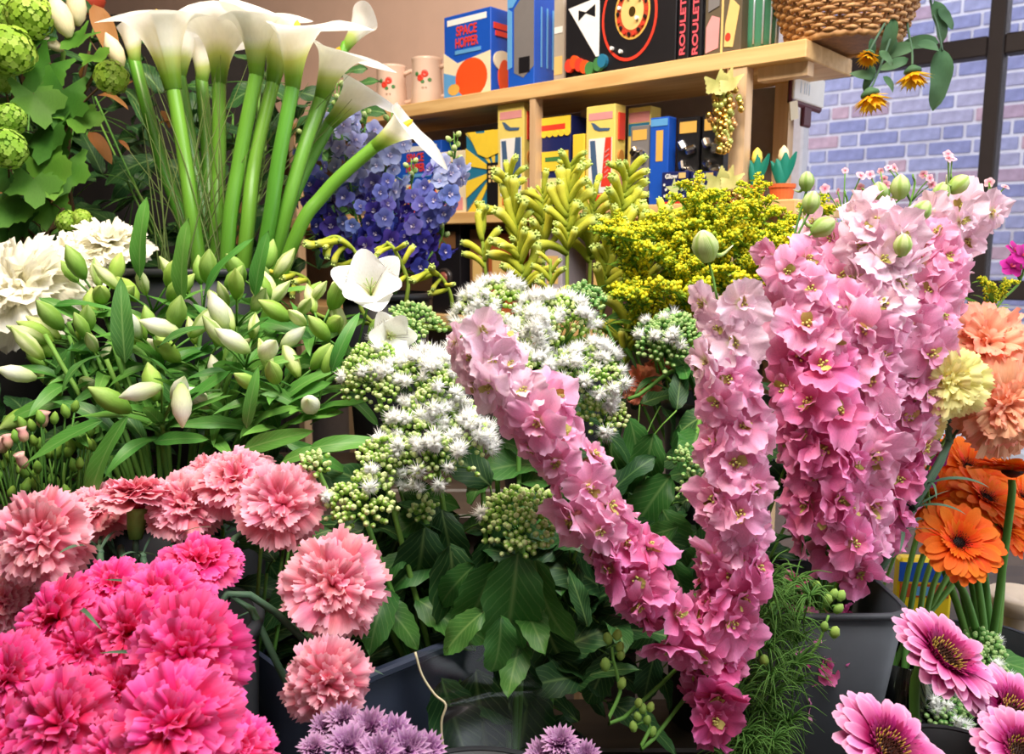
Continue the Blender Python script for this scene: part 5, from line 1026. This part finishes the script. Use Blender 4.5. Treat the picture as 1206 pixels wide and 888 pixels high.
part('ball', MB().add(*lathe([(0, -.03), (.02, -.024), (.03, 0), (.02, .024), (0, .03)], 16)).mesh('ball', plain('rust_red', (170, 60, 36), .6)), thing('red_ornament', 'rust red ornament on the cupboard behind the leftmost calla', 'ornament', (P(118, 28, 1.6).x, 1.64, 1.92)), Matrix.Translation((P(118, 28, 1.6).x, 1.64, 1.95)))

# ================================================================== BLUE DELPHINIUM
delphinium([(398, 130, 1.14), (408, 190, 1.13), (420, 260, 1.12), (430, 310, 1.12)], 34, 'greyish blue delphinium spike behind the calla stems', B_del, (2, 2, 1, 0))
delphinium([(462, 165, 1.10), (450, 220, 1.10), (445, 280, 1.10), (445, 325, 1.10)], 38, 'violet blue delphinium spike under the outermost calla', B_del, (2, 1, 0, 0))
delphinium([(535, 190, 1.12), (520, 225, 1.12), (500, 260, 1.12), (478, 300, 1.12)], 32, 'bright blue delphinium spike leaning right over the cartons', B_del, (2, 1, 1, 0))
delphinium([(360, 180, 1.18), (375, 240, 1.16), (395, 300, 1.15)], 26, 'dark blue delphinium spike half hidden by the calla stems', B_del, (1, 0, 0)); delphinium([(485, 220, 1.16), (480, 260, 1.15), (465, 310, 1.14)], 22, 'blue delphinium spike in the middle of its bunch', B_del, (1, 0, 0)); delphinium([(430, 150, 1.18), (425, 200, 1.17), (420, 240, 1.16)], 22, 'pale blue delphinium tip above the others', B_del, (2, 2, 1)); delphinium([(520, 280, 1.14), (490, 320, 1.13)], 6, 'short delphinium side shoot with green tips', B_del, (0, 0))

# ================================================================== KANGAROO PAWS
for top, path, n, lb, kw in [((600, 205, 1.04), [(620, 400, 1.04), (612, 300, 1.04)], 20, 'kangaroo paw spike left of the yellow plane packs', {}), ((566, 250, 1.02), [(590, 400, 1.02), (572, 320, 1.02)], 9, 'thin kangaroo paw spike furthest left', dict(fan=.6)),
    ((640, 225, 1.06), [(640, 400, 1.05), (640, 300, 1.05)], 18, 'kangaroo paw spike second in the row', {}), ((672, 192, 1.02), [(668, 410, 1.02), (668, 300, 1.02)], 26, 'tallest kangaroo paw spike before the navy carton', {}), ((700, 225, 1.06), [(690, 410, 1.05), (695, 310, 1.05)], 22, 'kangaroo paw spike between the two tallest', {}),
    ((742, 198, 1.03), [(700, 410, 1.02), (720, 300, 1.02)], 26, 'tall kangaroo paw spike before the metal puzzles', {}), ((785, 252, 1.02), [(715, 410, 1.02), (735, 300, 1.02)], 18, 'kangaroo paw spike bending right towards the goldenrod', {}), ((610, 290, .99), [(625, 420, .99), (620, 350, .99)], 14, 'short kangaroo paw spike in front of the row', dict(fan=1.3)),
    ((720, 270, .98), [(700, 430, .98), (710, 350, .98)], 18, 'bushy kangaroo paw spike low in the row', {}), ((648, 305, .97), [(655, 420, .97), (650, 370, .97)], 7, 'small forked kangaroo paw above the green clusters', dict(size=.026)), ((760, 290, 1.0), [(735, 430, 1.0), (750, 360, 1.0)], 16, 'kangaroo paw spike darkened behind the goldenrod', {}), ((740, 370, .95), [(725, 470, .95), (735, 420, .95)], 10, 'brownish low kangaroo paw beside the goldenrod', dict(fan=1.3))]:
    kpaw(top, path, n, lb, B_kp, **kw)
for top, path, n, lb in [((375, 285, .98), [(440, 380, 1.0), (425, 310, .99), (400, 280, .98)], 9, 'kangaroo paw curling left below the delphiniums'), ((455, 285, .96), [(490, 380, .98), (480, 330, .97), (465, 295, .96)], 7, 'kangaroo paw curling above the open white flower'), ((500, 318, .95), [(545, 400, .97), (530, 345, .96), (515, 322, .95)], 8, 'kangaroo paw drooping beside the open white flower'), ((330, 318, .98), [(385, 375, 1.0), (362, 330, .99)], 6, 'yellow kangaroo paw tip left among the alstroemeria buds')]:
    kpaw(top, path, n, lb, B_kp, size=.028, droop=.9, s0=.35)

# ================================================================== GOLDENROD
for i, (top, path, lb) in enumerate([((818, 240, .95), [(840, 430, .92), (825, 320, .94)], 'goldenrod plume in front of the star tins'), ((888, 240, .97), [(860, 430, .93), (880, 330, .95)], 'goldenrod plume below the terracotta pots'), ((848, 262, .92), [(850, 430, .90), (850, 340, .91)], 'goldenrod plume beside the nodding larkspur bud'),
    ((722, 288, .93), [(790, 430, .90), (750, 340, .92)], 'goldenrod plume leaning left over the kangaroo paws'), ((775, 285, .94), [(820, 430, .92), (795, 340, .93)], 'goldenrod plume in the middle left of its bunch'), ((925, 290, .93), [(880, 430, .92), (908, 350, .92)], 'goldenrod plume touching the deep pink larkspur'), ((895, 320, .90), [(870, 440, .89), (885, 380, .90)], 'low goldenrod plume right of the nodding larkspur bud'),
    ((745, 370, .90), [(790, 450, .89), (765, 400, .89)], 'goldenrod tip just above the green white cluster'), ((800, 330, .90), [(830, 450, .89), (812, 390, .90)], 'goldenrod plume in the middle of its bunch'), ((965, 262, 1.0), [(915, 420, .95), (945, 330, .97)], 'goldenrod plume peeking above the larkspur')]):
    solidago(top, path, lb, B_sol, 17, .055)
solidago((1180, 350, .88), [(1140, 480, .86), (1150, 380, .87)], 'single goldenrod sprig above the peach carnations', B_lark, 5, .03, s0=.75)
dark_bush('green leafy filler stems below the goldenrod', B_sol[0], 700, 900, 330, 480, .93, 1.0, 10, 70, .045, LM)

# ================================================================== WHITE FLUFFY CLUSTERS
for a in [(580, 355, .80, 46, .75, 'fluffy white cluster topmost in the middle'), (652, 385, .77, 62, .75, 'broad fluffy white cluster right of the larkspur tip'), (688, 350, .81, 32, .0, 'unopened green cluster beside the kangaroo paw stems'), (692, 432, .75, 46, .55, 'white cluster with green buds at the right of the group'), (486, 378, .77, 36, .0, 'unopened green cluster beside the open alstroemeria'),
          (440, 432, .73, 46, .22, 'half open cluster at the left of the group'), (502, 452, .71, 60, .7, 'fluffy white cluster left of the larkspur tip'), (512, 512, .69, 66, .85, 'largest fully open fluffy white cluster'), (448, 535, .67, 34, .25, 'half open cluster below the largest one'), (424, 582, .65, 44, .3, 'lowest left cluster with white and green beads'), (372, 544, .66, 20, .0, 'tiny green cluster above the salmon carnation'),
          (616, 606, .64, 50, .02, 'flat green beaded cluster below the arching larkspur'), (498, 596, .69, 18, .0, 'tiny green cluster in the shade under the largest one'), (790, 392, .84, 42, .2, 'greenish cluster in front of the goldenrod'), (888, 376, .84, 38, .22, 'white and green cluster between the larkspur spires'), (712, 482, .75, 30, .25, 'small cluster at the lower right of the group'), (812, 540, .72, 22, .0, 'tiny green cluster left of the centre larkspur spire'), (822, 570, .72, 26, .0, 'tiny green cluster below the other tiny one'), (612, 425, .75, 44, .7, 'fluffy white cluster behind the larkspur tip'), (560, 420, .76, 40, .6, 'white cluster filling the middle of the group')]:
    corymb(*a[:6], B_cor if a[0] < 750 else B_sol, deep=(a[4] < .05 and a[1] < 400) or a[0] > 750)
# hanging leaves under the clusters
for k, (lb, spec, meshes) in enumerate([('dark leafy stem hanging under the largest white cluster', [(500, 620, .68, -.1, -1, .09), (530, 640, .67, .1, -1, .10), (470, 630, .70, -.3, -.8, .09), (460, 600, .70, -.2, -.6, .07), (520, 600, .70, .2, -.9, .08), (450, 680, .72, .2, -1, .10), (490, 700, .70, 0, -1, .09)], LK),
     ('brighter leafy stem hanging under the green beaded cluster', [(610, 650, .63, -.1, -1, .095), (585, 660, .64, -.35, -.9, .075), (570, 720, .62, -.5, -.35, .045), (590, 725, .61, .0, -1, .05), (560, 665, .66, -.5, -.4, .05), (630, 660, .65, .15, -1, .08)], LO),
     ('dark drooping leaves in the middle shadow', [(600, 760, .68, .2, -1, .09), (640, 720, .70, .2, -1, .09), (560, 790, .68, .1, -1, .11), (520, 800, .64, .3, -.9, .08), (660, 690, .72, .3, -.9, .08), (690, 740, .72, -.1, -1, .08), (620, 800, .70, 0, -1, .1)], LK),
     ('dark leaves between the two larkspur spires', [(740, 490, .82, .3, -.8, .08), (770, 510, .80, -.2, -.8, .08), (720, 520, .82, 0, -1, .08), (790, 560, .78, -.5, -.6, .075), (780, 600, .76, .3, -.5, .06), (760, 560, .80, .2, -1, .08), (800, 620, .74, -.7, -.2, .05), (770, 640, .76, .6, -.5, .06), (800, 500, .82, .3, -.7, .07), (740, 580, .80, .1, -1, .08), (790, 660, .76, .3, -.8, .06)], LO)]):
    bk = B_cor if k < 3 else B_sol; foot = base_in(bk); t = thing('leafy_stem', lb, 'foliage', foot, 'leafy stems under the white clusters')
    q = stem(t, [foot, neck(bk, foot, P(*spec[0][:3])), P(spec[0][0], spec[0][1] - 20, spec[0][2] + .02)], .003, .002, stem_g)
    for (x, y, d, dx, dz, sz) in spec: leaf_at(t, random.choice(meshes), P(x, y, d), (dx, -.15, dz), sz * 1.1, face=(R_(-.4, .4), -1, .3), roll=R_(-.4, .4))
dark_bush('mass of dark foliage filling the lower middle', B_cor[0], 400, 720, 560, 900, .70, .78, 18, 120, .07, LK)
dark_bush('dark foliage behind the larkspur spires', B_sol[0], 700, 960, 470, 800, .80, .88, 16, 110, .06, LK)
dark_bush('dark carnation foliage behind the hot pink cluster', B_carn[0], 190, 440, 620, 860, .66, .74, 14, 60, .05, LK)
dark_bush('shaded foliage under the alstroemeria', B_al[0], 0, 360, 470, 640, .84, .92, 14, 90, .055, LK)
for x, y, lb in ((15, 530, 'budded filler spray at the left edge'), (50, 520, 'budded filler spray with green calyxes beside the hanging leaf'), (75, 545, 'budded filler spray under the hanging alstroemeria leaf'), (25, 570, 'budded filler spray just above the large salmon carnation')): waxspray(x, y, .74, lb, B_al, 14, .03)

# ================================================================== GERBERAS
gerbera(1128, 640, .80, 51, (-.05, -.75, .62), 'orange', 'orange gerbera with dark eye facing the camera', B_ger, [(1150, 745, .82), (1136, 700, .81)])
for x, y, d, r, f, lb in [(1140, 553, .94, 50, (.1, -.55, .8), 'orange gerbera at the back of the orange group'), (1160, 588, .90, 48, (.2, -.5, .85), 'orange gerbera in the middle of the orange group'), (1192, 556, .84, 46, (.1, .25, .95), 'orange gerbera seen from the side at the right edge'), (1092, 588, .92, 44, (-.3, -.55, .75), 'orange gerbera left of the group behind dark stems'), (1180, 620, .92, 44, (.3, -.6, .7), 'orange gerbera lowest at the right edge'), (1110, 545, .96, 40, (-.1, -.4, .9), 'orange gerbera behind the dark carnation stems'), (1205, 590, .94, 44, (.3, -.5, .8), 'orange gerbera cut by the right edge')]:
    gerbera(x, y, d, r, f, 'orange', lb, B_ger, n=26)
gerbera(1108, 776, .62, 68, (.42, -.42, .80), 'pink', 'pink gerbera tilted in front of the glass vase', B_pg, n=30)
gerbera(1044, 886, .55, 74, (.36, -.45, .80), 'pink', 'pink gerbera cut by the bottom edge near the grey bucket', B_pg, n=30)
gerbera(1192, 845, .62, 66, (.35, -.42, .80), 'pink', 'pink gerbera at the right edge below the tilted one', B_pg, n=30)
gerbera(1200, 888, .54, 56, (.1, -.6, .78), 'pink', 'pink gerbera in the bottom right corner', B_pg, n=30)

# ================================================================== CHRYSANTHEMUMS
mum([(436, 862, .53, 30), (462, 868, .53, 30), (405, 850, .54, 24), (382, 858, .54, 20)], 'purple chrysanthemum spray at the bottom left of the middle', B_front); mum([(410, 882, .51, 32), (480, 884, .51, 30), (448, 890, .50, 30), (505, 885, .53, 26), (370, 885, .52, 22)], 'purple chrysanthemum spray cut by the bottom edge', B_front); mum([(660, 878, .56, 26), (640, 892, .56, 24), (690, 892, .57, 22)], 'pale mauve chrysanthemum spray at the bottom middle', B_front)

# ================================================================== RIGHT BACKGROUND
c = P(1085, 725, 1.05); t = thing('yellow_packet', 'yellow and blue printed packet behind the gerbera stems', 'packet', None, M=Matrix.Translation((c.x, c.y, T2 - .0)) @ Matrix.Rotation(-.1, 4, 'Z'))
hp = P(1085, 655, 1.05).z - T2; lpart('pouch', boxg(-.03, 0, 0, .035, .02, hp, .004), c_('packet_yellow', (244, 212, 30)), t); lpart('blue_panel', boxg(-.03, -.001, hp * .80, .035, 0, hp * .97), blue, t); lpart('print_band', boxg(-.028, -.001, hp * .66, .03, 0, hp * .78), c_('packet_red', (196, 84, 40)), t); lpart('print_band', boxg(-.01, -.0016, hp * .68, .01, -.001, hp * .76), lblue, t)
part('stand', MB().add(*boxg(.46, .95, 0, .9, 1.35, T2 - .001)).mesh('stand', bw, False), thing('low_stand', 'dark low stand behind the gerberas', 'stand', (.5, 1.1, 0)))
c = P(1200, 712, 1.05); t = thing('white_dish', 'round white dish at the right edge behind the gerbera stems', 'dish', (c.x, c.y, T2)); lpart('foot', lathe([(0, 0), (.03, 0), (.02, .01), (.018, c.z - T2 - .01), (0, c.z - T2)], 20), plain('dish_cream', (214, 196, 176), .4), t, smooth=True); lpart('plate', lathe([(0, c.z - T2), (.036, c.z - T2 - .006), (.038, c.z - T2 + .012), (.036, c.z - T2 + .014), (0, c.z - T2 + .006)], 28), plain('dish_cream', (214, 196, 176)), t, smooth=True)
for px, py, r, lb in ((1160, 780, 40, 'pale green knobbly flower head behind the gerbera stems'), (1118, 842, 34, 'grey white fluffy flower head in the shade under the tilted gerbera')):
    corymb(px, py, .80, r, .12 if px > 1130 else .3, lb, B_ger, face=(.2, -.8, .5), leafn=1, deep=True)
def tiny(px, py, d, col, label, n=5):
    t = thing('blossom_sprig', label, 'flower', B_lark[0] + Vector((.02, .02, .01)), 'pink blossom sprigs before the window'); c = P(px, py, d); mb = cache(('tiny', col), lambda: delph_mesh(4, petal_mat('blossom_' + col, [(0, (226, 130, 160)), (1, (246, 206, 214))] if col == 'pink' else [(0, (150, 20, 110)), (1, (206, 50, 160))], transl=.3), petal_mat('blossom_eye', [(0, (200, 60, 100)), (1, (230, 120, 140))], transl=.1))); ex = []
    for i in range(n): p = c + Vector((R_(-.025, .025), R_(-.015, .015), R_(-.02, .025))); part('blossom', mb, t, frame(p, jit((0, -1, .3), .5), R_(0, 6), (.0046 if col == 'pink' else .012) * R_(.8, 1.3))); ex.append((c - ZD * .03, p, .0008))
    stem(t, [WM[t].translation, P(px - 60, 420, d), c - ZD * .03, c], .0018, .001, stem_g, extra=ex)
for x, y, lb in ((1075, 205, 'pink blossom sprig above the tall larkspur before the bricks'), (1045, 215, 'pink blossom sprig left of the tall buds'), (1165, 215, 'pink blossom sprig before the dark window bar'), (995, 225, 'faint pink blossom sprig right of the tulip pots'), (1120, 205, 'pink blossom sprig between the two right buds')): tiny(x, y, .92, 'pink', lb, 6)
tiny(1204, 298, .9, 'magenta', 'magenta blossom cut by the right edge', 4); tiny(1092, 560, .86, 'magenta', 'small magenta blossom behind the dark stems', 3)

# ================================================================== BASKET AND HANGING SUNFLOWERS
bc = S(975, 60, .085); bu0 = ucoord(bc); M = SHM @ Matrix.Translation((bu0 + .022, .085, Z1)); t = thing('wicker_basket', 'round wicker basket on the right end of the top shelf', 'basket', None, M=M)
wk = wood('wicker', (150, 104, 60), (206, 158, 104), (3, 3, 3), 40, .6); wk2 = wood('wicker_dark', (120, 80, 46), (168, 120, 74), (3, 3, 3), 40, .6); NS = 34; rb_, rt_, hb = .066, .115, .13
rad = lambda z: rb_ + (rt_ - rb_) * (z / hb) ** .85
for k in range(NS):
    a = 2 * PI * k / NS; lpart('stake', tube([Vector((rad(z) * math.cos(a), rad(z) * math.sin(a), z)) for z in (0.004, .03, .06, .09, .12, .135)], .0021, 5), wk2, t, smooth=True)
nr = 20
for i in range(nr):
    z = .010 + i * (hb - .012) / nr; pts = []
    for k in range(NS * 4 + 1):
        a = 2 * PI * k / (NS * 4); off = .0030 * math.cos(a * NS / 2 + i * PI); pts.append(Vector(((rad(z) + off) * math.cos(a), (rad(z) + off) * math.sin(a), z)))
    lpart('weaver', tube(pts, .0028, 5, False), wk, t, smooth=True)
lpart('braided_foot', tube([Vector((rad(0) * 1.03 * math.cos(a * .1), rad(0) * 1.03 * math.sin(a * .1), .005 + .0015 * math.sin(a * 3))) for a in range(64)], .0055, 6, False), wk, t, smooth=True)
lpart('braided_rim', tube([Vector((rt_ * 1.01 * math.cos(a * .1), rt_ * 1.01 * math.sin(a * .1), hb + .0015 * math.sin(a * 3))) for a in range(64)], .006, 6, False), wk, t, smooth=True)
lpart('floor_mat', lathe([(0, .003), (rb_, .003), (rb_, .006), (0, .006)], 24), wk2, t)
sun_y = petal_mat('sunflower_yellow', [(0, (220, 150, 20)), (1, (250, 204, 40))], transl=.3, var=.1); sun_l = petal_mat('sunflower_leaf', [(0, (60, 96, 62)), (1, (96, 130, 92))], transl=.15, var=.15); SLV = leaves('sun', sun_l, [dict(W=.5, bend=.8, fold=.15, wave=.03), dict(W=.45, bend=1.2, fold=.2, twist=.5)])
def sunflower(px, py, d, r, path, lvs, label, face=(.1, -.15, -1)):
    start = Vector(WM[bpy.data.objects['wicker_basket']].translation) + ZD * (hb + .02) + UD * .05; t = thing('artificial_sunflower', label, 'flower', start, 'sunflowers drooping from the basket'); c = P(px, py, d); fv = Vector(face).normalized(); Rr = r / FPX * d
    pts = [start + Vector((0, 0, -.06)), start + UD * .04 + ZD * .05] + [P(*p) for p in path] + [c - fv * Rr * .3]; q = stem(t, pts, .0018, .0014, stem_d, 24)
    if r:
        pm = cache('sunp', lambda: MB().add(*petal_geo(.13, bez((.3, 0), (.7, .1), (1, .22)), lambda s: math.sin(PI * min(.98, s * .8 + .18)), 5, 3, 0, 1, 0, .3, .3)).mesh('petal', sun_y)); M0 = frame(c, fv, 0, Rr)
        for k in range(32): part('petal', pm, t, M0 @ Matrix.Rotation(k * 2.4, 4, 'Z') @ Matrix.Rotation(.25 + .4 * (k % 2) + R_(-.1, .1), 4, 'X'))
        part('disc', cache('sund', lambda: MB().add(*lathe([(0, .1), (.3, .08), (.4, .0), (.38, -.12), (.15, -.3), (0, -.34)], 18)).mesh('disc', sun_l)), t, M0)
    for (x, y, dx, dz, sz) in lvs: leaf_at(t, random.choice(SLV), P(x, y, d), (dx, -.1, dz), sz * 1.35 * d / FPX, face=(0, -1, .2))
sunflower(1025, 112, 1.08, 27, [(1060, -10, 1.1), (1050, 40, 1.09), (1030, 95, 1.08)], [(1030, 92, -.9, .3, 22), (1040, 90, .8, -.6, 22), (1028, 75, -.2, -1, 24), (1052, 20, -.1, -1, 42)], 'hanging sunflower lowest of the three by the basket', (.25, -.2, -1)); sunflower(1075, 85, 1.10, 25, [(1075, -10, 1.1), (1068, 20, 1.1), (1074, 60, 1.1)], [(1078, 55, -.9, -.1, 36), (1080, 52, .7, .0, 30), (1056, 45, -.6, -1, 26), (1070, 70, -.8, -.2, 26)], 'hanging sunflower in the middle before the window'); sunflower(1023, 64, 1.07, 17, [(1050, -10, 1.09), (1045, 20, 1.08), (1032, 45, 1.07)], [(1035, 60, .6, -.4, 20), (1026, 45, .2, -1, 24)], 'small half hidden sunflower touching the basket foot', (-.3, -.3, -.8)); sunflower(1110, 60, 1.12, 0, [(1095, -10, 1.12), (1104, 30, 1.12)], [(1108, 55, .1, -1, 56), (1104, 10, .8, -.6, 26), (1100, 0, .5, -1, 40), (1106, 50, -.9, .1, 36)], 'leafy sunflower stem without bloom hanging before the window bar')
